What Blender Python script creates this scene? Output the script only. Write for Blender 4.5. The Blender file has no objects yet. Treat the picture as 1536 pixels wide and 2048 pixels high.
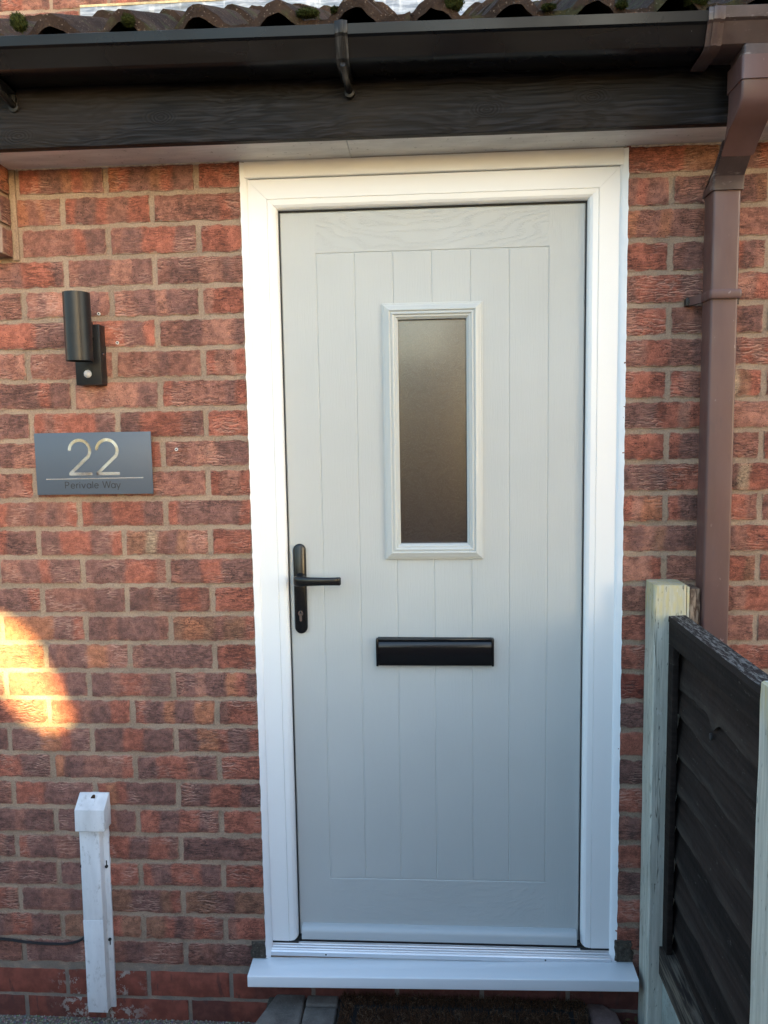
import bpy, bmesh, math, random
from mathutils import Vector, Matrix, noise
random.seed(7)
S = bpy.context.scene
C = S.collection
R = math.radians

# ------------------------------------------------------------ camera, sky, sun, exposure
CX, CY, CZ = 0.4511, -1.9228, 1.5816
PITCH, YAW, ROLL = -0.1021, -0.06196, -0.01634
fw = Vector((math.sin(YAW)*math.cos(PITCH), math.cos(YAW)*math.cos(PITCH), math.sin(PITCH)))
rt = fw.cross(Vector((0, 0, 1))).normalized(); up = rt.cross(fw)
r2 = rt*math.cos(ROLL)+up*math.sin(ROLL); u2 = -rt*math.sin(ROLL)+up*math.cos(ROLL)
cam = bpy.data.cameras.new("camera"); co = bpy.data.objects.new("camera", cam); C.objects.link(co)
co.matrix_world = Matrix(((r2.x, u2.x, -fw.x, CX), (r2.y, u2.y, -fw.y, CY), (r2.z, u2.z, -fw.z, CZ), (0, 0, 0, 1)))
cam.sensor_fit = 'VERTICAL'; cam.sensor_height = 36.0; cam.sensor_width = 27.0
cam.lens = 36.0*1550/2048
cam.clip_start = 0.05; cam.clip_end = 500
S.camera = co

SUN_AZ, SUN_EL = R(35), R(9)
W = bpy.data.worlds.new("World"); S.world = W; W.use_nodes = True
wn = W.node_tree.nodes
sky = wn.new('ShaderNodeTexSky'); sky.sky_type = 'NISHITA'; sky.sun_disc = False
sky.dust_density = 2.1; sky.air_density = 1.2; sky.ozone_density = 2.6; sky.sun_elevation = SUN_EL; sky.sun_rotation = math.pi-SUN_AZ
W.node_tree.links.new(sky.outputs[0], wn['Background'].inputs[0]); wn['Background'].inputs[1].default_value = 0.13
sun = bpy.data.lights.new("sun", 'SUN'); so = bpy.data.objects.new("sun", sun); C.objects.link(so)
sun.energy = 4.6; sun.angle = R(0.85); sun.color = (1.0, 0.76, 0.32)
SD = Vector((math.sin(SUN_AZ)*math.cos(SUN_EL), -math.cos(SUN_AZ)*math.cos(SUN_EL), math.sin(SUN_EL)))
so.rotation_euler = SD.to_track_quat('Z', 'Y').to_euler()
S.view_settings.view_transform = 'Standard'; S.view_settings.look = 'None'
S.view_settings.gamma = 1; S.view_settings.use_curve_mapping = False
S.view_settings.exposure = 3.03
S.cycles.max_bounces = 6

# ------------------------------------------------------------ mesh helper
class MB:
    def __init__(s): s.v = []; s.f = []; s.tone = []; s.buv = []
    def add(s, vs, fs, tone=None, buv=None):
        b = len(s.v); s.v += [tuple(x) for x in vs]; s.f += [tuple(b+i for i in f) for f in fs]
        if tone is not None: s.tone += tone
        if buv is not None: s.buv += buv
    def box(s, x0, x1, y0, y1, z0, z1, M=None):
        vs = [Vector((x, y, z)) for x in (x0, x1) for y in (y0, y1) for z in (z0, z1)]
        if M is not None: vs = [M @ v for v in vs]
        s.add(vs, [(0, 1, 3, 2), (4, 6, 7, 5), (0, 4, 5, 1), (2, 3, 7, 6), (0, 2, 6, 4), (1, 5, 7, 3)])
    def grid(s, P, nu, nv):   # P(i,j) -> point
        b = len(s.v)
        for j in range(nv+1):
            for i in range(nu+1): s.v.append(tuple(P(i, j)))
        for j in range(nv):
            for i in range(nu):
                a = b+j*(nu+1)+i; s.f.append((a, a+1, a+nu+2, a+nu+1))
    def sweep(s, prof, path, closed=False, caps=True):  # prof: function(i)->list of points for station i
        n = len(prof(0)); b = len(s.v); m = path
        for i in range(m):
            for p in prof(i): s.v.append(tuple(p))
        k = n if closed else n-1
        for i in range(m-1):
            for j in range(k):
                a = b+i*n+j; c = b+i*n+(j+1) % n
                s.f.append((a, c, c+n, a+n))
        if caps and closed:
            s.f.append(tuple(b+j for j in reversed(range(n)))); s.f.append(tuple(b+(m-1)*n+j for j in range(n)))
    def tube(s, pts, r, seg=10):
        pts = [Vector(p) for p in pts]; rs = r if isinstance(r, (list, tuple)) else [r]*len(pts)
        def prof(i):
            d = (pts[min(i+1, len(pts)-1)]-pts[max(i-1, 0)]).normalized()
            a = d.cross(Vector((0, 0, 1)))
            if a.length < 1e-3: a = d.cross(Vector((1, 0, 0)))
            a.normalize(); c = d.cross(a)
            return [pts[i]+(a*math.cos(t)+c*math.sin(t))*rs[i] for t in [2*math.pi*q/seg for q in range(seg)]]
        s.sweep(prof, len(pts), closed=True)
    def prism(s, poly, y0, y1, axis='y'):   # extrude an (a,b) polygon
        def mk(a, b, y): return {'y': (a, y, b), 'x': (y, a, b), 'z': (a, b, y)}[axis]
        n = len(poly); b = len(s.v)
        for y in (y0, y1):
            for p in poly: s.v.append(mk(p[0], p[1], y))
        s.f.append(tuple(b+i for i in range(n))); s.f.append(tuple(b+n+i for i in reversed(range(n))))
        for i in range(n):
            j = (i+1) % n; s.f.append((b+i, b+n+i, b+n+j, b+j))
    def build(s, name, mat, parent=None, bevel=0, smooth=False, seg=2, fix=True, angle=35):
        me = bpy.data.meshes.new(name); me.from_pydata(s.v, [], s.f); me.update()
        if s.tone:
            a = me.color_attributes.new("tone", 'FLOAT_COLOR', 'POINT')
            a.data.foreach_set("color", [c for t in s.tone for c in (t[0], t[1], t[2], t[3] if len(t) > 3 else 1.0)])
        if s.buv:
            a = me.attributes.new("buv", 'FLOAT_VECTOR', 'POINT')
            a.data.foreach_set("vector", [c for t in s.buv for c in t])
        if fix or bevel:
            bm = bmesh.new(); bm.from_mesh(me)
            if bevel:
                bmesh.ops.remove_doubles(bm, verts=bm.verts, dist=1e-6)
            bmesh.ops.recalc_face_normals(bm, faces=bm.faces)
            if bevel:
                es = [e for e in bm.edges if len(e.link_faces) == 2 and e.calc_face_angle(0) > R(25)]
                bmesh.ops.bevel(bm, geom=es, offset=bevel, segments=seg, affect='EDGES', profile=0.5, clamp_overlap=True)
            bm.to_mesh(me); bm.free()
        if smooth or bevel:
            me.polygons.foreach_set("use_smooth", [True]*len(me.polygons))
            me.set_sharp_from_angle(angle=R(angle))
        if mat: me.materials.append(mat)
        o = bpy.data.objects.new(name, me); C.objects.link(o)
        if parent: o.parent = parent
        return o

def tag(o, label=None, cat=None, group=None, kind=None):
    if label: o['label'] = label
    if cat: o['category'] = cat
    if group: o['group'] = group
    if kind: o['kind'] = kind
    return o
def thing(name, label, cat, group=None):
    o = bpy.data.objects.new(name, None); C.objects.link(o); o.empty_display_size = 0.1
    return tag(o, label, cat, group)

# ------------------------------------------------------------ material helper
class Mat:
    def __init__(s, name, base=(.5, .5, .5), rough=.5, spec=.5, metal=0):
        s.m = bpy.data.materials.new(name); s.m.use_nodes = True; s.t = s.m.node_tree; s.n = s.t.nodes
        s.b = s.n['Principled BSDF']; s.set('Base Color', base); s.set('Roughness', rough)
        s.set('Specular IOR Level', spec); s.set('Metallic', metal)
        s.co = s.n.new('ShaderNodeTexCoord').outputs['Object']; s.h = None
    def set(s, k, v):
        i = s.b.inputs[k]
        if hasattr(v, 'is_linked'): s.t.links.new(v, i)
        else: i.default_value = (*v, 1) if isinstance(v, tuple) and len(v) == 3 and i.type == 'RGBA' else v
    def _in(s, i, v):
        if hasattr(v, 'is_linked'): s.t.links.new(v, i)
        elif isinstance(v, tuple) and i.type == 'RGBA' and len(v) == 3: i.default_value = (*v, 1)
        else: i.default_value = v
    def map(s, v=None, scale=(1, 1, 1), loc=(0, 0, 0), rot=(0, 0, 0)):
        n = s.n.new('ShaderNodeMapping'); s._in(n.inputs['Vector'], v or s.co)
        n.inputs['Scale'].default_value = scale; n.inputs['Location'].default_value = loc; n.inputs['Rotation'].default_value = rot
        return n.outputs[0]
    def noise(s, v=None, scale=5, detail=4, rough=.5, dist=0, out=0):
        n = s.n.new('ShaderNodeTexNoise'); s._in(n.inputs['Vector'], v or s.co)
        s._in(n.inputs['Scale'], scale); n.inputs['Detail'].default_value = detail
        n.inputs['Roughness'].default_value = rough; n.inputs['Distortion'].default_value = dist
        return n.outputs[out]
    def voro(s, v=None, scale=5, feat='F1', rnd=1, out='Distance'):
        n = s.n.new('ShaderNodeTexVoronoi'); n.feature = feat; s._in(n.inputs['Vector'], v or s.co)
        n.inputs['Scale'].default_value = scale; n.inputs['Randomness'].default_value = rnd
        return n.outputs[out]
    def ramp(s, v, lo, hi, a=0., b=1., smooth=True):
        n = s.n.new('ShaderNodeMapRange'); s._in(n.inputs['Value'], v)
        n.inputs['From Min'].default_value = lo; n.inputs['From Max'].default_value = hi
        n.inputs['To Min'].default_value = a; n.inputs['To Max'].default_value = b
        if smooth: n.interpolation_type = 'SMOOTHSTEP'
        return n.outputs[0]
    def math(s, op, a, b=0., c=0.):
        n = s.n.new('ShaderNodeMath'); n.operation = op; s._in(n.inputs[0], a); s._in(n.inputs[1], b); s._in(n.inputs[2], c)
        return n.outputs[0]
    def vmath(s, op, a, b=(0, 0, 0)):
        n = s.n.new('ShaderNodeVectorMath'); n.operation = op; s._in(n.inputs[0], a); s._in(n.inputs[1], b)
        return n.outputs[0]
    def vscale(s, a, f):
        n = s.n.new('ShaderNodeVectorMath'); n.operation = 'SCALE'; s._in(n.inputs[0], a); s._in(n.inputs['Scale'], f)
        return n.outputs[0]
    def mix(s, f, a, b, mode='MIX'):
        n = s.n.new('ShaderNodeMix'); n.data_type = 'RGBA'; n.blend_type = mode
        s._in(n.inputs[0], f); s._in(n.inputs[6], a); s._in(n.inputs[7], b)
        return n.outputs[2]
    def attr(s, name, out='Color'):
        n = s.n.new('ShaderNodeAttribute'); n.attribute_name = name
        return n.outputs[out]
    def sep(s, v):
        n = s.n.new('ShaderNodeSeparateXYZ'); s._in(n.inputs[0], v); return n.outputs
    def comb(s, x, y, z):
        n = s.n.new('ShaderNodeCombineXYZ'); s._in(n.inputs[0], x); s._in(n.inputs[1], y); s._in(n.inputs[2], z); return n.outputs[0]
    def bump(s, h, dist=.001, strength=1.):
        n = s.n.new('ShaderNodeBump'); n.inputs['Distance'].default_value = dist; n.inputs['Strength'].default_value = strength
        s._in(n.inputs['Height'], h)
        if s.h: s.t.links.new(s.h, n.inputs['Normal'])
        s.h = n.outputs[0]; s.t.links.new(s.h, s.b.inputs['Normal'])
    def wear(s, base, var=.12, scale=6, dirt=None, dscale=30, damt=.3):
        nz = s.noise(scale=scale, detail=5, rough=.6)
        d = tuple(c*(1-var) for c in base); l = tuple(min(1, c*(1+var)) for c in base)
        c = s.mix(s.ramp(nz, .3, .7), d, l)
        if dirt:
            k = s.math('MULTIPLY', s.ramp(s.noise(scale=dscale, detail=6, rough=.7), .52, .72), damt)
            c = s.mix(k, c, dirt)
        s.set('Base Color', c); return c

# ---- bricks
def brick_material():
    m = Mat('rustic_brick', rough=.9, spec=.25)
    uv = m.attr('buv', 'Vector'); tone = m.attr('tone')
    x, y, z = m.sep(uv)
    warp = m.noise(uv, scale=22, detail=2, out=1)
    wv = m.vmath('ADD', uv, m.vscale(m.vmath('SUBTRACT', warp, (.5, .5, .5)), .012))
    # drag creases: noise stretched along the brick
    w2 = m.map(wv, scale=(26, 150, 1))
    n1 = m.noise(w2, scale=1, detail=2, rough=.5)
    ridge = m.math('ABSOLUTE', m.math('SUBTRACT', n1, .5))
    n2 = m.noise(m.map(wv, scale=(46, 320, 1), loc=(3, 7, 1)), scale=1, detail=2)
    ridge2 = m.math('ABSOLUTE', m.math('SUBTRACT', n2, .5))
    area = m.ramp(m.noise(uv, scale=14, detail=1), .40, .56)
    area2 = m.ramp(m.noise(m.map(uv, loc=(9, 2, 5)), scale=20, detail=1), .44, .58)
    cr1 = m.math('MULTIPLY', m.ramp(ridge, .0, .055, 1, 0), area)
    cr2 = m.math('MULTIPLY', m.ramp(ridge2, .0, .06, .9, 0), area2)
    pb = m.math('FRACT', m.math('MULTIPLY', z, .2333))
    crack = m.math('MULTIPLY', m.math('MAXIMUM', cr1, cr2), m.ramp(pb, .05, .6, .25, 1.))
    # bright lip just under each crease
    n1b = m.noise(m.map(wv, scale=(26, 150, 1), loc=(0, .42, 0)), scale=1, detail=2, rough=.5)
    lip = m.math('MULTIPLY', m.ramp(m.math('ABSOLUTE', m.math('SUBTRACT', n1b, .5)), 0, .07, 1, 0), m.math('MULTIPLY', area, m.ramp(m.noise(m.map(uv, loc=(4, 4, 1)), scale=9, detail=1), .45, .65)))
    fine = m.noise(uv, scale=420, detail=3, rough=.7)
    mid = m.noise(uv, scale=60, detail=4, rough=.65)
    c = m.mix(m.ramp(mid, .3, .7, 0, 1), m.mix(1., tone, (.70, .70, .72), 'MULTIPLY'), m.mix(1., tone, (1.28, 1.22, 1.2), 'MULTIPLY'))
    c = m.mix(m.ramp(fine, .3, .75, 0, 1), m.mix(1., c, (.75, .72, .72), 'MULTIPLY'), m.mix(1., c, (1.25, 1.27, 1.3), 'MULTIPLY'))
    c = m.mix(m.math('MULTIPLY', lip, .6), c, (.62, .36, .28))
    c = m.mix(m.math('MULTIPLY', crack, .62), c, (.035, .022, .02))
    vo = m.voro(m.vmath('ADD', uv, m.vscale(warp, .004)), scale=210)
    pit = m.math('MULTIPLY', m.ramp(vo, .12, .30, 1, 0), m.ramp(m.noise(m.map(uv, loc=(2, 8, 3)), scale=26, detail=2), .48, .58))
    c = m.mix(m.math('MULTIPLY', pit, .85), c, (.022, .018, .018))
    vo2 = m.voro(m.map(uv, loc=(1, 3, 8)), scale=120)
    sp = m.math('MULTIPLY', m.ramp(vo2, .03, .08, 1, 0), m.ramp(m.noise(m.map(uv, loc=(7, 1, 3)), scale=9, detail=1), .60, .66))
    c = m.mix(m.math('MULTIPLY', sp, .6), c, (.62, .52, .44))
    ed = m.math('SUBTRACT', 1., m.attr('tone', 'Alpha'))
    sm = m.ramp(m.math('ADD', m.math('MULTIPLY', ed, .75), m.math('MULTIPLY', m.math('SUBTRACT', m.noise(m.co, scale=48, detail=4, rough=.65), .5), 1.5)), .55, .80)
    c = m.mix(m.math('MULTIPLY', sm, .75), c, (.33, .24, .175))
    m.set('Base Color', c)
    h = m.math('SUBTRACT', m.math('MULTIPLY_ADD', fine, .3, m.math('MULTIPLY', n1, .8)), m.math('MULTIPLY', m.math('ADD', crack, pit), .8))
    m.bump(h, .0020, .8)
    return m.m
BRICK = brick_material()
def smooth_brick_material():
    m = Mat('smooth_brick', rough=.75, spec=.3)
    uv = m.attr('buv', 'Vector'); tone = m.attr('tone')
    mid = m.noise(uv, scale=30, detail=5, rough=.6); fine = m.noise(uv, scale=350, detail=2)
    c = m.mix(m.ramp(mid, .35, .7), m.mix(1., tone, (.75, .75, .75), 'MULTIPLY'), m.mix(1., tone, (1.2, 1.2, 1.2), 'MULTIPLY'))
    dr = m.ramp(m.noise(m.map(uv, scale=(60, 16, 1), rot=(0, 0, .3)), scale=1, detail=3), .62, .70)
    c = m.mix(m.math('MULTIPLY', dr, .55), c, (.07, .035, .03))
    # cement splashes
    x, y, z = m.sep(m.co)
    msk = m.ramp(m.math('ABSOLUTE', m.math('SUBTRACT', x, -.47)), .05, .16, 1, 0)
    spl = m.math('MULTIPLY', m.ramp(m.noise(scale=26, detail=8, rough=.75), .53, .57), msk)
    c = m.mix(m.math('MULTIPLY', spl, .8), c, (.42, .39, .34))
    m.set('Base Color', c); m.bump(m.math('ADD', fine, m.math('MULTIPLY', spl, 2)), .0008, .6)
    return m.m
SBRICK = smooth_brick_material()
def mortar_material():
    m = Mat('mortar', rough=.95, spec=.15)
    a = m.noise(scale=8, detail=4, rough=.6); b = m.noise(scale=260, detail=3, rough=.8); d = m.noise(scale=45, detail=4, rough=.7)
    c = m.mix(m.ramp(a, .35, .65), (.315, .228, .165), (.39, .288, .212))
    c = m.mix(m.ramp(b, .25, .8), m.mix(1., c, (.72, .72, .72), 'MULTIPLY'), m.mix(1., c, (1.2, 1.2, 1.2), 'MULTIPLY'))
    c = m.mix(m.math('MULTIPLY', m.ramp(d, .54, .70), .55), c, (.19, .14, .105))
    z = m.sep(m.co)[2]
    low = m.math('MULTIPLY', m.ramp(z, .30, .10), m.ramp(m.noise(scale=30, detail=5), .3, .6, .3, .8))
    c = m.mix(low, c, (.17, .15, .13))
    m.set('Base Color', c)
    m.bump(m.math('ADD', m.math('MULTIPLY', b, .6), d), .003, .9)
    return m.m
MORTAR = mortar_material()

TONES = {'R': (.350, .126, .083), 'O': (.395, .165, .092), 'D': (.215, .110, .088), 'M': (.285, .132, .096), 'P': (.360, .172, .122),
         'B': (.295, .145, .09), 'Y': (.44, .32, .21), 'S': (.21, .060, .040), 'T': (.14, .047, .035), 'K': (.05, .045, .04)}
_bid = [0]
def brick(mb, x0, x1, z0, z1, tones, y=0., flip=None, nz=7, depth=.02, rough=1., back=False):
    """front face of one brick as an uneven grid with rounded arris; flip maps (u,z,d)->point"""
    _bid[0] += 1; sd = _bid[0]*3.17
    L = x1-x0; nx = max(3, int(round(L/.0070)))
    y += random.uniform(-.0012, .0012); tilt = random.uniform(-.006, .006)
    hj = random.uniform(-.0008, .0008)
    n = len(tones); br = random.uniform(.86, 1.12)
    P = []; T = []; U = []
    cols = [TONES[t] for t in tones]
    for j in range(-1, nz+2):
        for i in range(-1, nx+2):
            ic = min(max(i, 0), nx); jc = min(max(j, 0), nz)
            u = ic/nx; v = jc/nz; X = x0+L*u; Z = z0+(z1-z0)*v+hj
            nn = noise.noise(Vector((X*60+sd, Z*60, sd)))*rough
            ex = ez = 0
            if ic in (0, nx): ex = abs(nn)*.0042*(1 if ic == 0 else -1)
            if jc in (0, nz): ez = noise.noise(Vector((X*38+sd, jc*5, sd+7)))*.0036*rough
            edge = (ic in (0, nx)) or (jc in (0, nz))
            d = y+noise.noise(Vector((X*35, Z*70, sd)))*.0010*rough+tilt*(u-.5)*.1
            if edge: d += .0022
            if i != ic or j != jc: d = y+depth
            P.append(flip(X+ex, d, Z+ez) if flip else (X+ex, d, Z+ez))
            # colour bands (kiss marks), with a redder rim top and bottom
            s = u*n-.5; k = int(math.floor(s)); f = s-k
            wob = .10*math.sin(v*5+sd); f = min(max((f-.5+wob)*3.2+.5, 0), 1)
            c0 = cols[min(max(k, 0), n-1)]; c1 = cols[min(max(k+1, 0), n-1)]
            c = [(a*(1-f)+b*f)*br for a, b in zip(c0, c1)]
            if jc in (0, nz) or ic in (0, nx):
                if tones[0] not in 'ST': c = [a*.55+b*.45 for a, b in zip(c, TONES['M'])]
            T.append(tuple(c)+((0. if (edge or i != ic or j != jc) else 1.),)); U.append((X-x0+sd*.7, Z-z0+sd*.31, sd))
    w = nx+3; F = []
    for j in range(nz+2):
        for i in range(w-1):
            a = j*w+i; F.append((a, a+1, a+w+1, a+w))
    mb.add(P, F, T, U)

ZK = lambda k: (26-k)*.0749+.0015            # bed joint heights
J = .0057                                    # half a joint
def rnd_tones(n=8):
    t = []; c = random.choice('RMDMRP')
    while len(t) < n:
        t += [c]*random.choice((1, 2, 2, 3)); c = random.choice({'R': 'DDMP', 'M': 'RDDP', 'D': 'RRMP', 'P': 'DDM'}[c])
    return ''.join(t[:n])
LEFT = {-4: ["RRRR", "ORDDBRDD", "RRDDBRBD"], -3: ["MMMMMMRM", "RDDRMMRR", "OOMMOMMM"], -2: ["RRRR", "MDDRRRDD", "MMMMMRDD"],
 -1: ["MDDDPPDM", "MDDDPPDD", "MMMDRRRD"], 0: ["PRRR", "PMDDPDDD", "MDPPPPDM", "MMMMMMMM"], 1: ["MMDDPPPD", "RRRRRDDR", "RRRRRDDD"],
 2: ["RPPR", "PMMPDMMP", "MMMMMMMM", "MMMMMMMP"], 3: ["RMMMMMDR", "PPMPPPDD", "RDDDDRDD"], 4: ["RRRR", "DDRRRRMD", "RMRRRRDD", "BBBDDDDD"],
 5: ["MMMPPDDD", "MMMMMMRR", "DDPPPPPP"], 6: ["RPPR", "MMMMMMMM", "MMMMMMMM", "MMMMMMMR"], 7: ["RDDDDDDR", "RDDRRRDD", "RMMDMDMR"],
 8: ["RRRR", "BBYMDBPP", "DDRRRDDR", "RRRRRDDD"], 9: ["MDDRRDDD", "DDDDRRRM", "MMDDRDDD"], 10: ["RRRR", "DDMDDRRM", "MMMMMDDD", "RDDDDDDR"],
 11: ["BOOBMBBR", "DDMDDDDM", "OOOOODDR"], 12: ["RRRR", "PDDDDDDD", "DMDDOOMM", "RRRRRRRO"], 13: ["MDPDDORD", "DDMRRMDD", "RRRRRRDD"],
 14: ["MRRR", "RDDODDOO", "RRRMDDRR", "MMRRRRRR"], 15: ["DDOORDDR", "DDDRRDDD", "DDDOORDD"], 16: ["RRRR", "DDRRRMDD", "ODDMMMMR", "RRRRRDDD"],
 17: ["MDDRRRDD", "RORDDDDD", "RRRDDDDD"], 18: ["RRRR", "RRDDRRDM", "DDDDMMDD", "DDDDMDDD"], 19: ["DDDDDDMM", "RRRDDRRM", "RDDDMMDM"],
 20: ["RRRR", "RDDRRRDD", "DDDDMRRR", "MDDMDDDD"], 21: ["BBBMDBBB", "BBBDDDBR", "DDMMMDMM"], 22: ["MRRR", "BBRDMRRM", "BBMMRRBB", "DDMRRDDM"],
 23: ["MMMDDDDD", "MMDDMMMM", "DDDDDDMM"]}
RIGHT = {-4: ["RRRRRBBB", "DDDRRRRR"], -3: ["MRMM", "MDDDDDDB"], -2: ["OMMOMMMM", "RMMMMMRR"], -1: ["RRRR", "MDDDMRDM"], 0: ["MRRRRDDM", "MPPRRRRM"],
 1: ["PRRR", "MMDMMMDD"], 2: ["MMRRMMDM", "MDRPRRRR"], 3: ["RRRR", "RMMRYYBR"], 4: ["DDDRRPRR", "RPPPPPPP"], 5: ["RRRR", "RDDDMDMM"],
 6: ["DDDDRRRR", "DDYRRRRR"], 7: ["RPOO", "RDDDMRRM"], 8: ["MDPBDDDM", "DDMRRRRR"], 9: ["PPPR", "MMMDBRRB"], 10: ["MMMMDRRR", "RMPRRRRR"],
 11: ["RRRR", "MMMMDDMM"], 12: ["RRRRRRRR", "RRRRRRRR"], 13: ["SSSS"], 14: ["DDDDMMMM"], 15: ["RRRR"], 16: ["DDDDDDDD"], 17: ["RRRR"],
 18: ["MDMDDDDD"], 19: ["RRRR"], 20: ["MDDDMMRR"], 21: ["RRRR"], 22: ["RRMMRRRR"], 23: ["KKMM"]}
# ================================================================ HOUSE
house = thing('brick_house', 'red brick house front around a pale grey front door under dark eaves', 'house')
XL, XR = -.0045, .9155
mb = MB(); mr = MB()
for k in range(-4, 24):
    rows = list(LEFT[k]); xr = XL; zt = ZK(k)-J; zb = ZK(k+1)+J
    half = (k % 2 == 0); xlim = -.5665 if k < -1 else -1.3; idx = 0
    xr = XL; nxt = -.1125 if half else -.2250
    while xr > xlim+.02:
        t = rows[idx] if idx < len(rows) else rnd_tones()
        xl = nxt+J
        if xl < xlim: xl = xlim
        brick(mb, xl, xr, zb, zt, t)
        if xl == xlim: break
        xr = nxt-J; nxt -= .225; idx += 1
    # right side
    rows = list(RIGHT[k]); odd = k % 2 != 0
    xl = XR; nxt = 1.0203 if odd else 1.1328; idx = 0
    while xl < 1.9:
        t = rows[idx] if idx < len(rows) else rnd_tones()
        brick(mr, xl, nxt-J, zb, zt, t); xl = nxt+J; nxt += .225; idx += 1
# bricks left of the corner at the corbel, projecting
def corb(X, d, Z): return (X, d, Z)
for k in range(-5, -1):
    zt = ZK(k)-J; zb = ZK(k+1)+J
    tt = {-5: "RRRRRRRR", -4: "DDRRRROO", -3: "DDDDDDDD", -2: "RRPPRRPP"}[k]
    xe = -.578
    brick(mb, -.79, xe, zb, zt, tt, y=-.05, depth=.045)
    brick(mb, -.052, -.004, zb, zt, {-5: "OOO", -4: "OOO", -3: "DDD", -2: "DMM"}[k], y=0, depth=.02, flip=lambda a, d, z: (xe-d+.001, a, z))
    brick(mb, -1.02, -.80, zb, zt, rnd_tones(), y=-.05, depth=.045)
brickwork = mb.build('brickwork', BRICK, house, smooth=True, fix=False, angle=60)
mr.build('brickwork', BRICK, house, smooth=True, fix=False, angle=60)
mb = MB()
zt, zb = .1345, .0640
for (a, b, t) in ((-1.2, -.7887-.0, "SSSS"), (-.7787, -.5640, "SSSS"), (-.5530, -.3360, "SSSS"), (-.3250, -.1080, "SSSS"), (-.0975, .115, "STTT"), (.126, .34, "TTTT"), (.351, .565, "TTTT"), (.576, .79, "TTTT"), (.801, 1.015, "TTTT"), (1.026, 1.24, "TTTT"), (1.25, 1.46, "SSSS"), (1.47, 1.9, "SSSS")):
    brick(mb, a, b, zb, zt, t, nz=4, rough=.5)
zt, zb = .0535, -.02
for (a, b, t) in ((-1.2, -.910, "SSSS"), (-.900, -.6840, "TTTT"), (-.6730, -.4550, "STSS"), (-.4440, -.2240, "SSSS"), (-.2135, .003, "TTSS"), (.014, .23, "TTTT"), (.24, .45, "TTTT"), (.46, .67, "TTTT"), (.68, .9, "TTTT"), (.91, 1.13, "TTTT"), (1.14, 1.9, "TTTT")):
    brick(mb, a, b, zb, zt, t, nz=4, rough=.5)
mb.build('plinth', SBRICK, house, smooth=True, fix=False, angle=60)
# mortar: bodies of wall behind the brick faces
mb = MB()
def mgrid(x0, x1, z0, z1, y=.0042, st=.02, seed=0):
    nu = int((x1-x0)/st); nv = int((z1-z0)/st)
    mb.grid(lambda i, j: (x0+(x1-x0)*i/nu, y+noise.noise(Vector(((x0+(x1-x0)*i/nu)*22, 3, (z0+(z1-z0)*j/nv)*22)))*.0016, z0+(z1-z0)*j/nv), nu, nv)
mgrid(-1.35, XL-.001, -.03, 2.30); mgrid(XR+.001, 1.95, -.03, 2.30)
mb.box(-1.35, XL-.001, .012, .25, -.03, 2.30); mb.box(XR+.001, 1.95, .012, .25, -.03, 2.30)
mgrid(XL-.001, XR+.001, -.03, .19); mb.box(XL-.001, XR+.001, .012, .25, -.03, .185)
# corner pointing and corbel core
mb.box(-1.3, -.585, -.0455, .01, ZK(-1)+.006, 2.36)
mb.box(-.582, -.5655, -.0015, .01, ZK(-1)-.002, 2.30)
mortar = mb.build('mortar', MORTAR, house, fix=True)
# cut ends: reveal side faces next to the frame
mb = MB(); mr = MB()
for k in range(-4, 24):
    zt = ZK(k)-J; zb = ZK(k+1)+J
    tn = RIGHT[k][0][0]
    brick(mb, .002, .075, zb, zt, tn*3, flip=lambda a, d, z: (XR+.0015+d, a, z), depth=.006)
    brick(mr, .002, .075, zb, zt, 'MMM', flip=lambda a, d, z: (XL-.0015-d, a, z), depth=.006)
mb.build('reveal', BRICK, house, smooth=True, fix=False, angle=60)
mr.build('reveal', BRICK, house, smooth=True, fix=False, angle=60)

# ---- upper wall behind the lean-to roof
YU = 1.15
mb = MB()
for r in range(-5, 7):
    z0 = 3.2135+r*.0749+J; z1 = z0+.0749-2*J
    off = (-1.0991-.1125 if r % 2 == 0 else -1.0991)
    for q in range(-6, 14):
        a = off+q*.225+J; b = a+.225-2*J
        if r < 0 and a > -.9: continue
        if r < 0 and b > -.868: b = -.872
        brick(mb, a, b, z0, z1, rnd_tones(), y=YU)
mb.build('upper_brickwork', BRICK, house, smooth=True, fix=False, angle=60)
mb = MB(); mb.box(-2.6, 3.2, YU+.004, YU+.3, 2.6, 3.75)
mb.build('upper_mortar', MORTAR, house)
m = Mat('lead', rough=.45, spec=.6)
v = m.map(scale=(8, 8, 60))
c = m.mix(m.ramp(m.noise(v, scale=1.5, detail=6, rough=.65), .35, .68), (.17, .20, .25), (.48, .52, .58))
c = m.mix(m.math('MULTIPLY', m.ramp(m.noise(m.map(scale=(30, 30, 9)), scale=1, detail=5), .55, .7), .7), c, (.78, .79, .80))
c = m.mix(m.math('MULTIPLY', m.ramp(m.noise(m.map(scale=(4, 4, 30)), scale=1, detail=5), .58, .7), .6), c, (.12, .12, .11))
m.set('Base Color', c); m.bump(m.noise(scale=20, detail=5), .01, .6); LEAD = m.m
mb = MB()
mb.grid(lambda i, j: (-.868+3.6*i/80, YU-.012-.02*(1-j/8)**2+noise.noise(Vector((i*.4, j*.6, 1)))*.004, 3.02+(3.2115-3.02)*j/8), 80, 8)
fl = mb.build('lead_flashing', LEAD, house, smooth=True)
m = Mat('flash_pointing', rough=.95, spec=.1); m.wear((.62, .50, .30), .25, 40); m.bump(m.noise(scale=150), .003)
mb = MB(); mb.box(-.868, 2.8, YU-.014, YU+.003, 3.2115, 3.2200); mb.build('flashing_pointing', m.m, house)

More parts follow.
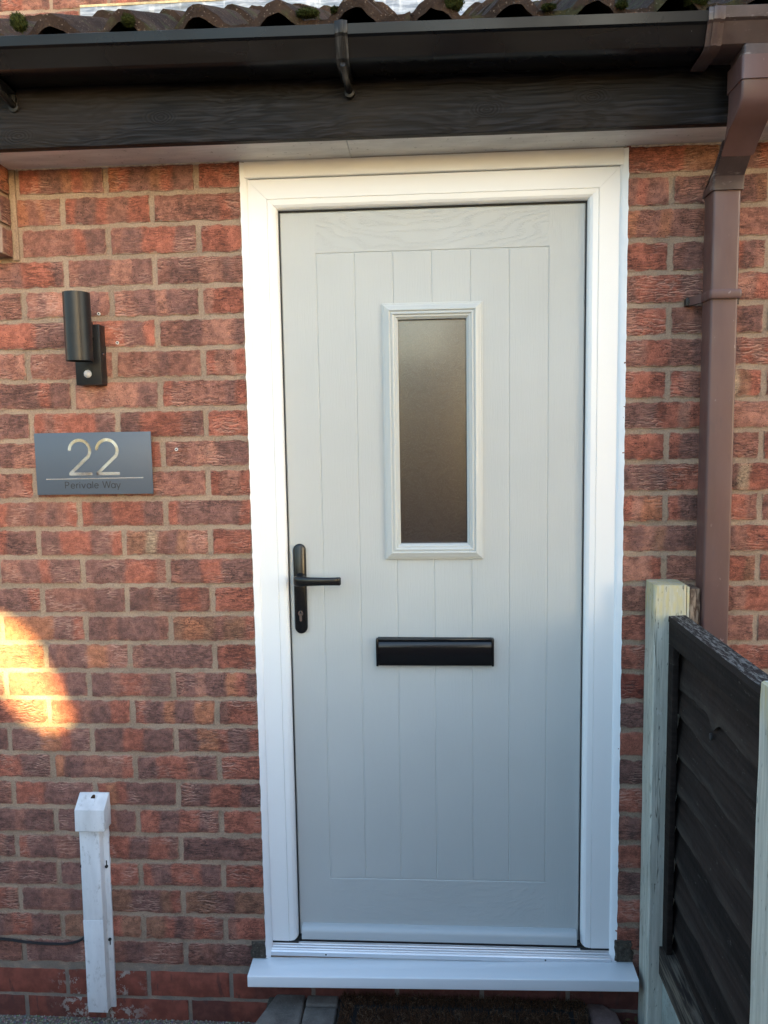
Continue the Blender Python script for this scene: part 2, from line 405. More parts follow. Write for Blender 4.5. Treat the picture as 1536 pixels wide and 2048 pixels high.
# ---- roof of concrete double-roll tiles
m = Mat('roof_tile', rough=.95, spec=.2)
c = m.mix(m.ramp(m.noise(scale=9, detail=6, rough=.65), .35, .65), (.034, .020, .013), (.082, .050, .034))
c = m.mix(m.math('MULTIPLY', m.ramp(m.noise(scale=120, detail=4, rough=.8), .55, .72), .7), c, (.02, .014, .012))
c = m.mix(m.math('MULTIPLY', m.ramp(m.noise(m.map(loc=(5, 1, 2)), scale=190, detail=3), .62, .72), .5), c, (.42, .34, .27))
c = m.mix(m.math('MULTIPLY', m.ramp(m.noise(m.map(loc=(2, 6, 2)), scale=16, detail=5), .54, .66), .6), c, (.075, .080, .030))
m.set('Base Color', c); m.bump(m.math('ADD', m.noise(scale=160, detail=4, rough=.8), m.math('MULTIPLY', m.noise(scale=30, detail=3), 1.6)), .010, 1.); TILE = m.m
PITCHR = math.atan(.50)
roof = MB()
TW = .326; GA = .325; x_first = -1.235
def tile_h(s):    # s 0..1 across one tile with two rolls
    q = (s*2) % 1.0
    return .038*max(0., math.sin(math.pi*min(max((q-.06)/.72, 0), 1)))**1.25
for row in range(5):
    for col in range(9):
        bx = x_first+col*TW+random.uniform(-.003, .003)
        j0 = random.uniform(-.010, .010); am = random.uniform(.84, 1.12); dz = random.uniform(-.002, .003); sk = random.uniform(-.006, .006)
        nu = 28; ln = .40
        y0 = -.215+row*GA*math.cos(PITCHR)*1.0+j0; z0 = 2.430-.011*(bx+.5)+(row*GA)*math.sin(PITCHR)+dz+.001*row
        def P(i, j, top=True, nu=nu):
            s = i/nu; t = j/3; w = TW*1.06
            h = am*tile_h(min(s*1.06, 1.03) % 1.0001) if s < 1 else 0.004
            d = t*ln
            yy = y0+d*math.cos(PITCHR)-(h)*math.sin(PITCHR)+sk*s; zz = z0+d*math.sin(PITCHR)+h*math.cos(PITCHR)+.012*(1-t)+.004*s
            rough_ = noise.noise(Vector((s*6+col*3, t*9, row)))*.0016+(noise.noise(Vector((s*30, row, col*3)))*.006 if t < .01 else 0)
            if not top: zz -= .026
            return (bx+s*w, yy, zz+rough_)
        roof.grid(lambda i, j: P(i, j), nu, 3)
        roof.grid(lambda i, j: P(i, j, False), nu, 3)
        roof.grid(lambda i, j: P(i, 0, j == 1), nu, 1)
        roof.grid(lambda i, j: P(0 if i == 0 else 0, i, j == 1), 3, 1)
        roof.grid(lambda i, j: P(nu, i, j == 1), 3, 1)
roof.build('roof_tiles', TILE, house, smooth=True, fix=False, angle=50)
# felt/eaves board under the tiles, closes the dark gaps
m = Mat('felt', (.02, .02, .022), .9); FELT = m.m
mb = MB()
mb.prism([(-.16, 2.42), (1.14, 3.07), (1.14, 3.04), (-.16, 2.39)], -2.2, 2.6, 'x'); mb.build('roof_underlay', FELT, house)

# ---- fascia, soffit
m = Mat('fascia_wood', rough=.5, spec=.15)
v = m.map(scale=(1.1, 26, 26)); w = m.noise(m.map(scale=(3.0, 7, 7)), scale=1, detail=1, out=1)
v2 = m.vmath('ADD', v, m.vscale(w, 2.6))
g = m.noise(v2, scale=1.0, detail=3, rough=.6); g2 = m.noise(m.map(scale=(5, 170, 170)), scale=1, detail=3, rough=.6)
ring = m.math('SINE', m.math('MULTIPLY', g, 46.))
gr = m.math('MULTIPLY_ADD', ring, .5, .5)
kx, ky, kz = m.sep(m.co)
kn = None
for (a_, b_) in ((-.148, 2.292), (-.475, 2.262), (.58, 2.283), (.81, 2.300)):
    dd = m.vmath('SUBTRACT', m.co, (a_, 0, b_)); q1, q2, q3 = m.sep(dd)
    e_ = m.math('SQRT', m.math('ADD', m.math('MULTIPLY', m.math('MULTIPLY', q1, q1), .30), m.math('MULTIPLY', q3, q3)))
    e_ = m.math('ADD', e_, m.math('MULTIPLY', m.noise(scale=40, detail=2), .010))
    w_ = m.ramp(e_, .014, .034, 1, 0); rg_ = m.math('MULTIPLY_ADD', m.math('SINE', m.math('MULTIPLY', e_, 1300.)), .5, .5)
    t_ = m.n.new('ShaderNodeMix'); m._in(t_.inputs[0], w_); m._in(t_.inputs[2], gr); m._in(t_.inputs[3], rg_); gr = t_.outputs[0]
c = m.mix(gr, (.0050, .0050, .0065), (.0175, .018, .023))
c = m.mix(m.ramp(g2, .4, .7), m.mix(1., c, (.6, .6, .6), 'MULTIPLY'), m.mix(1., c, (1.35, 1.35, 1.35), 'MULTIPLY'))
c = m.mix(m.math('MULTIPLY', m.ramp(m.noise(scale=5, detail=3), .42, .65), .5), c, (.020, .015, .011))
fl_ = m.ramp(m.voro(scale=46), .03, .05, 1, 0); fm = m.ramp(m.noise(scale=13, detail=1), .62, .68)
c = m.mix(m.math('MULTIPLY', fl_, fm), c, (.5, .47, .42))
m.set('Base Color', c); m.bump(m.math('ADD', m.math('MULTIPLY', gr, .5), g2), .0013, .7); FASC = m.m
mb = MB()
# slight bow along its length; front face carries grain
nx = 60
def fp(i, q):
    x = -1.35+2.46*i/nx; s = (x+.5)/1.6
    yb = -.142+.016*max(0, min(1, (x+.5)/1.6)); w = .0012*math.sin(x*5)
    return [(x, yb+w, 2.236), (x, yb+w, 2.405), (x, yb+.022, 2.405), (x, yb+.022, 2.236)][q]
mb.sweep(lambda i: [fp(i, q) for q in range(4)], nx+1, closed=True)
mb.build('fascia', FASC, house, bevel=.0015)
m = Mat('soffit_paint', rough=.7, spec=.3)
c = m.mix(m.ramp(m.noise(m.map(scale=(3, 14, 8)), scale=2, detail=6, rough=.65), .35, .7), (.60, .58, .55), (.76, .74, .71))
c = m.mix(m.math('MULTIPLY', m.ramp(m.noise(scale=90, detail=3), .66, .72), .5), c, (.2, .18, .15))
m.set('Base Color', c); m.bump(m.noise(m.map(scale=(6, 40, 10)), scale=1, detail=4), .002, .5); SOFF = m.m
mb = MB()
for (a, b, dz) in ((-1.35, .2660, 0), (.2668, 1.95, .0015)):
    mb.prism([(-.123, 2.2405+dz), (.006, 2.2385+dz), (.006, 2.25), (-.123, 2.252)], a, b, 'x')
mb.build('soffit', SOFF, house)
mb = MB()   # ragged paint/mastic line between soffit and brick
pts = []
def rag(x): return .0035+.0035*abs(noise.noise(Vector((x*40, 1, 0))))+.004*max(0, noise.noise(Vector((x*90, 5, 0))))
m = Mat('old_filler', rough=.85); m.wear((.50, .44, .36), .35, 60, (.15, .12, .09), 90, .8)
for (a, b) in ((-.56, -.01), (.925, 1.3)):
    mb = MB(); n = int((b-a)/.006)
    mb.sweep(lambda i: [(a+(b-a)*i/n, .003, 2.2395), (a+(b-a)*i/n, -.0015-.3*rag(a+(b-a)*i/n), 2.2395), (a+(b-a)*i/n, -.0015, 2.2395-rag(a+(b-a)*i/n)*.7), (a+(b-a)*i/n, .003, 2.2395-rag(a+(b-a)*i/n))], n+1, closed=True)
    mb.build('filler_line', m.m, house, smooth=True)

# ---- gutter
m = Mat('black_gutter', rough=.28, spec=.25)
c = m.mix(m.ramp(m.noise(m.map(scale=(2, 12, 12)), scale=2, detail=5), .3, .7), (.0035, .0036, .0045), (.007, .0072, .009))
sp = m.math('MULTIPLY', m.ramp(m.voro(scale=38), .025, .045, 1, 0), m.ramp(m.noise(scale=11, detail=1), .6, .66))
c = m.mix(m.math('MULTIPLY', sp, .6), c, (.4, .38, .35))
m.set('Base Color', c); m.set('Roughness', m.ramp(m.noise(scale=7, detail=4), .3, .7, .22, .38)); m.bump(m.noise(m.map(scale=(3, 9, 9)), scale=1, detail=2), .002, .4); GUT = m.m
def gz(x): return -.0115*(x+.45)/1.0*1.0
GP = [(-.146, 2.420), (-.146, 2.366), (-.158, 2.360), (-.226, 2.360), (-.235, 2.364), (-.2495, 2.3975), (-.2555, 2.4015), (-.2575, 2.4205), (-.252, 2.4235), (-.2475, 2.4215), (-.2465, 2.402), (-.2300, 2.367), (-.158, 2.364), (-.150, 2.368), (-.150, 2.420)]
def gut(x0, x1, grow=0., n=20, dz=0.):
    mb = MB(); cy, cz_ = -.2, 2.39
    mb.sweep(lambda i: [(x0+(x1-x0)*i/n, cy+(y-cy)*(1+grow), cz_+(z-cz_)*(1+grow)+gz(x0+(x1-x0)*i/n)+dz) for (y, z) in GP], n+1, closed=True)
    return mb
gutter = gut(-1.35, 1.02).build('gutter', GUT, house, smooth=True, angle=28)
m = Mat('gutter_clip', rough=.4, spec=.25)
c = m.mix(m.ramp(m.noise(m.map(scale=(60, 12, 12)), scale=1, detail=4), .5, .7), (.012, .012, .013), (.11, .105, .10))
m.set('Base Color', c); CLIP = m.m
def strap(x, name='gutter_bracket', mat=CLIP, w=.013, arm=True):
    mb = MB()
    def sec(dx0, dx1, g, th):
        pr = [(-.146, 2.426), (-.150, 2.351), (-.230, 2.3550), (-.2410, 2.360), (-.2545, 2.397), (-.2605, 2.4015), (-.2625, 2.4245), (-.252, 2.4275)]
        out = [(y-g, z+gz(x)) for y, z in pr]
        inn = [(y+th-g if y < -.16 else y, z+th*.4+gz(x)) for y, z in pr]
        mb.sweep(lambda i: [((dx0, dx1)[i], y, z) for y, z in out+inn[::-1]], 2, closed=True)
    sec(x-w, x+w, .0, .004); sec(x-w*.42, x+w*.42, .003, .003)
    if arm:
        # support arm running back and down to the fascia with its screw boss
        b = Vector((x+.004, -.144, 2.327)); a = Vector((x, -.236, 2.352+gz(x)))
        mb.tube([a, a.lerp(b, .5)+Vector((0, 0, -.004)), b], [.006, .007, .008], 8)
        mb.tube([Vector((x+.004, -.137, 2.324)), Vector((x+.004, -.149, 2.324))], .011, 12)
        mb.box(x-.002, x+.010, -.1515, -.139, 2.326, 2.352+gz(x))
    return mb.build(name, mat, gutter, bevel=.0008, angle=40)
strap(.276); strap(-.4835); strap(-1.2)
m = Mat('brown_pvc_aged', rough=.38, spec=.5)
c = m.mix(m.ramp(m.noise(scale=14, detail=5, rough=.6), .35, .7), (.055, .034, .031), (.085, .056, .051))
c = m.mix(m.math('MULTIPLY', m.ramp(m.noise(m.map(scale=(20, 20, 60)), scale=1, detail=6, rough=.75), .55, .72), .6), c, (.36, .32, .30))
m.set('Base Color', c); m.set('Roughness', m.ramp(m.noise(scale=30), .3, .7, .28, .5)); BPA = m.m
mb = gut(1.026, 1.55, .07, 8, .003); outlet = mb.build('gutter_outlet', BPA, house, smooth=True, angle=28)
strap(1.024, 'union_clip', BPA, .016, False)

# ---- downpipe
m = Mat('brown_pvc', rough=.42, spec=.5)
c = m.mix(m.ramp(m.noise(m.map(scale=(10, 10, 2)), scale=1, detail=5, rough=.6), .3, .7), (.110, .056, .049), (.142, .076, .067))
x_, y_, z_ = m.sep(m.co)
c = m.mix(m.math('MULTIPLY', m.ramp(m.noise(m.map(scale=(90, 90, 18)), scale=1, detail=4), .62, .7), .35), c, (.10, .06, .06))
c = m.mix(m.math('MULTIPLY', m.ramp(m.noise(m.map(scale=(70, 70, 40), loc=(3, 1, 2)), scale=1, detail=3), .70, .76), .5), c, (.36, .27, .26))
m.set('Base Color', c); m.set('Roughness', m.ramp(m.noise(scale=12, detail=4), .3, .7, .34, .52)); m.bump(m.noise(scale=25, detail=3), .001, .5); BPV = m.m
def sq(cx, cy, cz, w, d, ty=(0, 1, 0), r=.006, n=4):
    """rounded rectangle section centred at c, x axis fixed, other axis ty"""
    ty = Vector(ty).normalized(); o = []
    for (sx, sy, a0) in ((1, 1, 0), (-1, 1, 90), (-1, -1, 180), (1, -1, 270)):
        for q in range(n+1):
            t = R(a0+90*q/n); px = sx*(w/2-r)+r*math.cos(t); py = sy*(d/2-r)+r*math.sin(t)
            o.append(Vector((cx+px, cy, cz))+ty*py)
    return o
pipe = thing('downpipe', None, None); pipe.parent = house
del_keys = [k for k in pipe.keys()]
PX = 1.1155; W0 = .0605
m2 = MB()
m2.sweep(lambda i: sq(PX, -.060, (2.122, -.02)[i], W0, W0), 2, closed=True)
m2.build('pipe', BPV, pipe, smooth=True, angle=50)
m2 = MB()  # swan neck: spigot, collar, slant, elbow
def secs(lst): m2.sweep(lambda i: sq(*lst[i]), len(lst), closed=True)
secs([(PX+.006, -.200, 2.352, .070, .074), (PX+.006, -.200, 2.318, .070, .074)])
m2.build('spigot', BPA, pipe, smooth=True, angle=50); m2 = MB()
secs([(PX+.006, -.200, 2.325, .079, .083), (PX+.006, -.200, 2.279, .079, .083)])
secs([(PX+.005, -.200, 2.285, .072, .076), (PX+.005, -.199, 2.245, .072, .076), (PX+.004, -.192, 2.222, .071, .074, (0, 1, -.25)), (PX+.003, -.172, 2.196, .070, .070, (0, 1, -.6)), (PX+.002, -.158, 2.186, .070, .066, (0, 1, -.9))])
m2.build('swan_neck', BPV, pipe, smooth=True, angle=50); m2 = MB()
secs([(PX+.001, -.162, 2.196, .0635, .060, (0, 1, -.9)), (PX, -.112, 2.146, .0635, .060, (0, 1, -.9))])
secs([(PX, -.125, 2.170, .071, .068, (0, 1, -.95)), (PX, -.090, 2.143, .070, .070, (0, 1, -.7)), (PX, -.066, 2.128, .069, .072, (0, 1, -.35)), (PX, -.060, 2.106, .069, .072, (0, 1, 0))])
m2.build('elbow', BPA, pipe, smooth=True, angle=50); m2 = MB()
# pipe clip with ears
def pipeclip(z):
    m2 = MB()
    secs_ = [(PX, -.062, z-.010, .069, .071), (PX, -.062, z-.007, .072, .074), (PX, -.062, z+.007, .072, .074), (PX, -.062, z+.010, .069, .071)]
    m2.sweep(lambda i: sq(*secs_[i]), 4, closed=True)
    for s in (-1, 1):
        x0 = PX+s*.033; x1 = PX+s*.066
        m2.add([(x0, -.045, z-.010), (x0, -.045, z+.010), (x0, -.030, z+.010), (x0, -.030, z-.010), (x1-s*.010, -.012, z-.012), (x1-s*.010, -.012, z+.008), (x1-s*.010, -.002, z+.008), (x1-s*.010, -.002, z-.012)],
               [(0, 1, 5, 4), (1, 2, 6, 5), (2, 3, 7, 6), (3, 0, 4, 7), (4, 5, 6, 7), (0, 3, 2, 1)])
    c_ = m2.build('pipe_clip', BPV, pipe, smooth=True, angle=40)
    for s in (-1, 1):
        m3 = MB(); m3.box(PX+s*.053-.008, PX+s*.053+.008, -.014, .001, z-.012, z+.006)
        m3.build('clip_lug', CLIP, pipe, bevel=.001)
        m3 = MB(); m3.tube([(PX+s*.053, -.013, z-.003), (PX+s*.053, -.0165, z-.003)], .0045, 12); m3.build('screw', CLIP, pipe)
pipeclip(1.880); pipeclip(.30)

for (x, z) in ((-.3705, 1.8870), (-.3270, 1.8150), (-.1890, 1.5480)):
    mb = MB(); mb.tube([(x, .002, z), (x, -.0026, z)], .0040, 12); pl_ = mb.build('wall_plug', SOFF, house, smooth=True, angle=40)
    mb = MB(); mb.tube([(x, -.002, z), (x, -.0030, z)], .0020, 8); mb.build('plug_hole', FELT, pl_)
# ================================================================ DOOR FRAME
def pvc_mat(name, base=(.86, .86, .85), rough=.30):
    m = Mat(name, base, rough, .5)
    m.bump(m.noise(scale=700, detail=1), .0001, .15)
    return m.m
PVC = pvc_mat('white_upvc')
frame = thing('door_frame', None, None); frame.parent = house
F0, F1, FT, FB = .011, .9045, 2.1975, .2290    # outer faces of the frame legs, head, foot
I0, I1, IT = .0815, .8300, 2.1265              # rebate edge against the leaf
# section: distance from the outer edge -> depth
SEC = [(0, .055), (0, .0105), (.0012, .009), (.0465, .0085), (.0475, .0110), (.0488, .0088), (.0605, .0096), (.0665, .0130), (.0702, .0190), (.0708, .036), (.0708, .06)]
def leg(x_out, sgn, w):
    mb = MB(); k = w/.0708
    def prof(i):
        o = []
        for (s, d) in SEC:
            x = x_out+sgn*s*k
            z = FB if i == 0 else FT-s*(FT-IT)/.0708+0.0
            if i == 0:
                # inner front corner of the foot is rounded
                z = FB+(.010*max(0, (s-.052)/.0188)**2 if s > .052 else 0)
            o.append((x, d, z))
        return o
    mb.sweep(prof, 2, closed=True)
    return mb.build('frame_jamb', PVC, frame, smooth=True, angle=20)
leg(F0, 1, I0-F0); leg(F1, -1, F1-I1)
mb = MB()
def hp(i):
    o = []
    for (s, d) in SEC:
        z = FT-s*(FT-IT)/.0708
        x = F0+s*(I0-F0)/.0708+.0004 if i == 0 else F1-s*(F1-I1)/.0708-.0004
        o.append((x, d, z))
    return o
mb.sweep(hp, 2, closed=True); mb.build('frame_head', PVC, frame, smooth=True, angle=20)
mb = MB(); mb.prism([(.055, 2.1990), (.0035, 2.1990), (.0015, 2.2010), (.0015, 2.2320), (.0050, 2.2385), (.055, 2.2385)], .0055, .9085, 'x')
mb.build('head_extension', PVC, frame, smooth=True, angle=30)
# mastic bead, ragged on the brick side
m = Mat('mastic', (.86, .87, .88), .35, .5); m.bump(m.noise(m.map(scale=(60, 60, 14)), scale=1, detail=3), .003, .6); MAST = m.m
mb = MB()
def bead(x_in, sgn, z0, z1, seed):
    n = int((z1-z0)/.006)
    def prof(i):
        z = z0+(z1-z0)*i/n
        kk = (26.02-z/.0749) % 1.0
        jt = math.exp(-((min(kk, 1-kk))/.09)**2)      # pushes into every bed joint
        w = .0125+0.0011*noise.noise(Vector((z*30, seed, 0)))+.0004*noise.noise(Vector((z*120, seed, 3)))+.0010*jt
        x1 = x_in-sgn*(w+.003)
        return [(x_in+sgn*.002, .012, z), (x_in+sgn*.0015, .0078, z), (x_in-sgn*.004, .0035, z), (x1, -.0005-.002*jt, z), (x1-sgn*.0004, .008, z), (x1, .03, z)]
    mb.sweep(prof, n+1, closed=True)
bead(F0, 1, .185, 2.236, 1.); bead(F1, -1, .185, 2.236, 9.)
mb.build('mastic_bead', MAST, frame, smooth=True, angle=60)
m = Mat('black_rubber', (.012, .012, .013), .6); RUB = m.m
mb = MB(); mb.box(I0-.004, I0+.0018, .0285, .05, .232, IT); mb.box(I1-.0018, I1+.004, .0285, .05, .232, IT); mb.box(I0, I1, .0285, .05, IT-.003, IT+.004)
mb.box(F0+.001, I0+.001, .0100, .05, .2225, .2288); mb.box(I1-.001, F1-.001, .0100, .05, .2225, .2288); mb.box(I0, I1, .020, .05, .2200, .2345)
mb.build('weather_seal', RUB, frame)

# ---- threshold and sill
m = Mat('aluminium', (.78, .79, .81), .45, .5, .85); m.set('Roughness', m.ramp(m.noise(m.map(scale=(3, 60, 60)), scale=1, detail=3), .3, .7, .38, .52)); ALU = m.m
mb = MB()
pr = [(.06, .2215), (.028, .2215), (.024, .2225)]
yy, zz = .021, .2218
for q in range(4):
    pr += [(yy, zz), (yy-.0015, zz-.0018), (yy-.0035, zz-.0024), (yy-.0042, zz-.0006), (yy-.0052, zz-.0008)]
    yy -= .0058; zz -= .0033
pr += [(-.003, .2080), (-.0045, .2065), (-.0045, .1960), (.06, .1960)]
mb.prism(pr, .0105, .9045, 'x'); thr = mb.build('threshold', ALU, house, smooth=True, angle=30)
for x in (.158, .736):
    mb = MB(); mb.tube([(x, -.004, .2015), (x, -.0052, .2015)], .0022, 10); mb.build('screw_hole', RUB, thr)
SILL = pvc_mat('sill_upvc', (.82, .84, .86), .25)
mb = MB()
# sill slopes and has horns past the brick opening; right end sits slightly higher
def sz(x): return .1815+.0165*(x+.04)/1.0
def sill(i):
    x = (-.0405, .9610)[i]; b = sz(x)
    return [(x, .0005, b+.002), (x, -.0640, b-.001), (x, -.0660, b-.003), (x, -.0660, b-.031), (x, -.0640, b-.033), (x, -.058, b-.033), (x, -.058, b-.006), (x, .0005, b-.006)]
mb.sweep(sill, 2, closed=True)
def sill2(i):
    x = (XL+.002, XR-.002)[i]; b = sz(x)
    return [(x, .0003, b+.0018), (x, .055, b+.003), (x, .055, b-.02), (x, .0003, b-.02)]
mb.sweep(sill2, 2, closed=True)
mb.build('door_sill', SILL, house, bevel=.0012)
# mortar patches made good beside the sill
m = Mat('dark_cement', rough=.95, spec=.1); m.wear((.072, .060, .048), .3, 50, (.3, .26, .2), 200, .35); m.bump(m.noise(scale=120, detail=5, rough=.7), .004); CEM = m.m
def blob_patch(x0, x1, z0, z1, sgn):
    mb = MB(); nu, nv = 14, 16
    def P(i, j):
        u = i/nu; v = j/nv
        x = x0+(x1-x0)*u; z = z0+(z1-z0)*v
        e = min(u, 1-u, v, 1-v)
        r = noise.noise(Vector((x*90, z*90, 2)))
        d = -.0045-.003*r if e > .05 else .003
        return (x+r*.002+(.006*math.sin(v*6)*sgn if (i == 0 and sgn < 0) or (i == nu and sgn > 0) else 0), d, z+r*.002)
    mb.grid(P, nu, nv); return mb
blob_patch(-.044, -.004, .184, .231, -1).build('cement_patch', CEM, house, smooth=True)
blob_patch(.914, .960, .200, .262, 1).build('cement_patch', CEM, house, smooth=True)

# ================================================================ DOOR LEAF
door = thing('front_door', None, None); door.parent = house
m = Mat('grp_grey', (.43, .44, .425), .42, .5)
x_, y_, z_ = m.sep(m.co)
inx = m.math('MULTIPLY', m.ramp(x_, .1718, .1722, 0, 1, False), m.ramp(x_, .7388, .7392, 1, 0, False))
inz = m.math('ADD', m.ramp(z_, 2.0225, 2.0229, 0, 1, False), m.ramp(z_, .3972, .3976, 1, 0, False))
rail = m.math('MULTIPLY', inx, inz)
# horizontal grain on rails with cathedral figure, vertical grain elsewhere
fw_ = m.noise(m.map(scale=(7, 7, 22)), scale=1, detail=1)
arch = m.math('ADD', m.math('MULTIPLY', m.math('SUBTRACT', x_, .42), m.math('SUBTRACT', x_, .42)), m.math('MULTIPLY', fw_, .10))
rg = m.math('SINE', m.math('MULTIPLY', m.math('SUBTRACT', z_, m.math('MULTIPLY', arch, .9)), 330.))
rn = m.noise(m.map(scale=(110, 110, 520)), scale=1, detail=3, rough=.7)
rgrain = m.math('MULTIPLY', m.ramp(rg, -.6, .9), m.ramp(rn, .46, .56))
vgrain = m.noise(m.map(scale=(520, 520, 22)), scale=1, detail=3, rough=.65)
hg = m.mix(rail, m.comb(m.math('MULTIPLY', vgrain, .85), 0, 0), m.comb(m.math('MULTIPLY_ADD', rgrain, .45, m.math('MULTIPLY', rn, .25)), 0, 0))
gx = m.sep(hg)[0]
m.set('Base Color', m.mix(m.math('MULTIPLY', m.math('MULTIPLY', rgrain, rail), .12), m.mix(m.ramp(m.noise(scale=3, detail=3), .3, .7), (.475, .490, .475), (.505, .520, .505)), (.52, .53, .52)))
m.set('Roughness', m.mix(m.math('MULTIPLY', rgrain, rail), (.44, .44, .44), (.30, .30, .30)))
m.bump(gx, .0012, .55); GRP = m.m
GX = [.1715+i*(.5680/6) for i in range(7)]; GZ0, GZ1 = .3975, 2.0225
wx0, wx1, wz0, wz1 = .360, .5490, 1.290, 1.872
L0, L1, LB, LT = .0835, .8280, .2345, 2.1230; YF = .030
xs = [L0, L0+.003]+[g+d for g in GX for d in (-.0022, -.0008, .0008, .0022)]+[wx0, wx1, L1-.003, L1]
zs_ = [LB, LB+.003, GZ0-.0022, GZ0-.0008, GZ0+.0008, GZ0+.0022, wz0, wz1, GZ1-.0022, GZ1-.0008, GZ1+.0008, GZ1+.0022, LT-.003, LT]
xs = sorted(set(xs)); zs_ = sorted(set(zs_))
def ld(x, z):
    d = 0
    if GZ0-.0015 < z < GZ1+.0015:
        for g in GX:
            if abs(x-g) < .001: d = .0013
    if GX[0]-.0015 < x < GX[-1]+.0015:
        for g in (GZ0, GZ1):
            if abs(z-g) < .001: d = .0015
    if x in (L0, L1) or z in (LB, LT): d = .003
    return d
mb = MB(); b = 0
for z in zs_:
    for x in xs: mb.v.append((x, YF+ld(x, z), z))
nx = len(xs)
for j in range(len(zs_)-1):
    for i in range(nx-1):
        mxx = (xs[i]+xs[i+1])/2; mzz = (zs_[j]+zs_[j+1])/2
        if wx0 < mxx < wx1 and wz0 < mzz < wz1: continue
        a = j*nx+i; mb.f.append((a, a+1, a+nx+1, a+nx))
mb.box(L0, wx0, YF+.0045, YF+.044, LB, LT); mb.box(wx1, L1, YF+.0045, YF+.044, LB, LT)
mb.box(wx0, wx1, YF+.0045, YF+.044, LB, wz0); mb.box(wx0, wx1, YF+.0045, YF+.044, wz1, LT)
leaf = mb.build('door_leaf', GRP, door, fix=False)
# glazing cassette moulding: stepped section mitred round the glass
m = Mat('cassette_grey', (.52, .54, .525), .36, .5); m.bump(m.noise(scale=200, detail=2), .0004, .4); CAS = m.m
CO = (.3325, .5795, 1.2605, 1.8975)
CS = [(0, .031), (0, .0245), (.0012, .0235), (.0045, .0232), (.0052, .0205), (.0066, .0195), (.0120, .0175), (.0165, .0150), (.0185, .0150), (.0192, .0185), (.0205, .0192), (.0255, .0165), (.0275, .0170), (.0282, .0205), (.0296, .0212), (.0335, .0212), (.0350, .0235), (.0392, .0270), (.0392, .045)]
def ring(off, y):
    a, b, c_, d_ = CO
    return [(a+off, y, c_+off), (b-off, y, c_+off), (b-off, y, d_-off), (a+off, y, d_-off)]
mb = MB()
for i, (s, y) in enumerate(CS): mb.v += ring(s, y)
for i in range(len(CS)-1):
    for q in range(4):
        a = i*4+q; b_ = i*4+(q+1) % 4; mb.f.append((a, b_, b_+4, a+4))
mould = mb.build('glazing_moulding', CAS, door, smooth=False)
m = Mat('obscure_glass', (.045, .034, .030), .17, .6)
vn = m.voro(scale=330, feat='SMOOTH_F1'); gn = m.noise(scale=500, detail=3, rough=.7)
m.set('Base Color', m.mix(m.ramp(gn, .3, .7), (.018, .0155, .0155), (.042, .036, .034)))
m.set('IOR', 1.6); m.set('Coat Weight', .75); m.set('Coat Roughness', .13)
m.bump(m.math('ADD', vn, gn), .0006, .38); GLASS = m.m
mb = MB(); mb.box(.3700, .5425, .0395, .0435, 1.298, 1.861); mb.build('glass_pane', GLASS, door)
# lever handle
m = Mat('black_hardware', (.008, .008, .009), .25, .4); m.bump(m.noise(scale=60, detail=3), .0003, .5); HW = m.m
def stadium(cx, cz, w, h, n=14):
    o = []
    for q in range(n+1):
        t = math.pi*q/n; o.append((cx+w/2*math.cos(t), cz+h/2-w/2+w/2*math.sin(t)))
    for q in range(n+1):
        t = math.pi+math.pi*q/n; o.append((cx+w/2*math.cos(t), cz-h/2+w/2+w/2*math.sin(t)))
    return o
mb = MB()
rings = [(.0, .0295), (.0, .0225), (.0012, .0205), (.003, .0193)]
HC = (.1115, 1.1850, .0325, .2340)
for ins, y in rings:
    for (a, b_) in stadium(HC[0], HC[1], HC[2]-2*ins, HC[3]-2*ins): mb.v.append((a, y, b_))
n_ = 30
for i in range(3):
    for q in range(n_):
        a = i*n_+q; b_ = i*n_+(q+1) % n_; mb.f.append((a, b_, b_+n_, a+n_))
mb.f.append(tuple(3*n_+q for q in range(n_)))
hand = mb.build('door_handle', HW, door, smooth=True, angle=50)
mb = MB()
hz = 1.2135
mb.tube([(.1135, .020, hz), (.1135, .010, hz), (.1135, -.002, hz)], [.0145, .0115, .0105], 16)
# lever: rounded rectangular bar that comes forward and turns right, flaring at the tip
def lev(i):
    P_ = [(.1015, -.012, .0090, .0060), (.1055, -.020, .0125, .0085), (.118, -.026, .0128, .0085), (.145, -.0285, .0110, .0070), (.180, -.0285, .0100, .0062), (.208, -.0275, .0102, .0062), (.2195, -.026, .0108, .0058), (.2225, -.0235, .0085, .0035)][i]
    x, y, hh, ww = P_; o = []
    for q in range(16):
        t = 2*math.pi*q/16
        cx_ = math.copysign(abs(math.cos(t))**.6, math.cos(t)); sz_ = math.copysign(abs(math.sin(t))**.6, math.sin(t))
        o.append((x, y+ww*cx_, hz+.0005+hh*sz_*1.0))
    return o
mb.sweep(lev, 8, closed=True)
mb.build('lever', HW, hand, smooth=True, angle=50)
m = Mat('chrome', (.7, .69, .67), .18, .5, 1.); CHR = m.m
mb = MB(); mb.tube([(.1115, .0205, 1.1225), (.1115, .0165, 1.1225)], .0068, 20); mb.prism([(.1082, 1.1225), (.1148, 1.1225), (.1148, 1.1035), (.1115, 1.1005), (.1082, 1.1035)], .0178, .0205)
cyl = mb.build('lock_cylinder', CHR, door, smooth=True, angle=40)
mb = MB(); mb.box(.1065, .1165, .0155, .0168, 1.1212, 1.1224); mb.tube([(.1115, .0168, 1.1260), (.1115, .0158, 1.1260)], .0022, 8); mb.build('keyway', RUB, cyl)
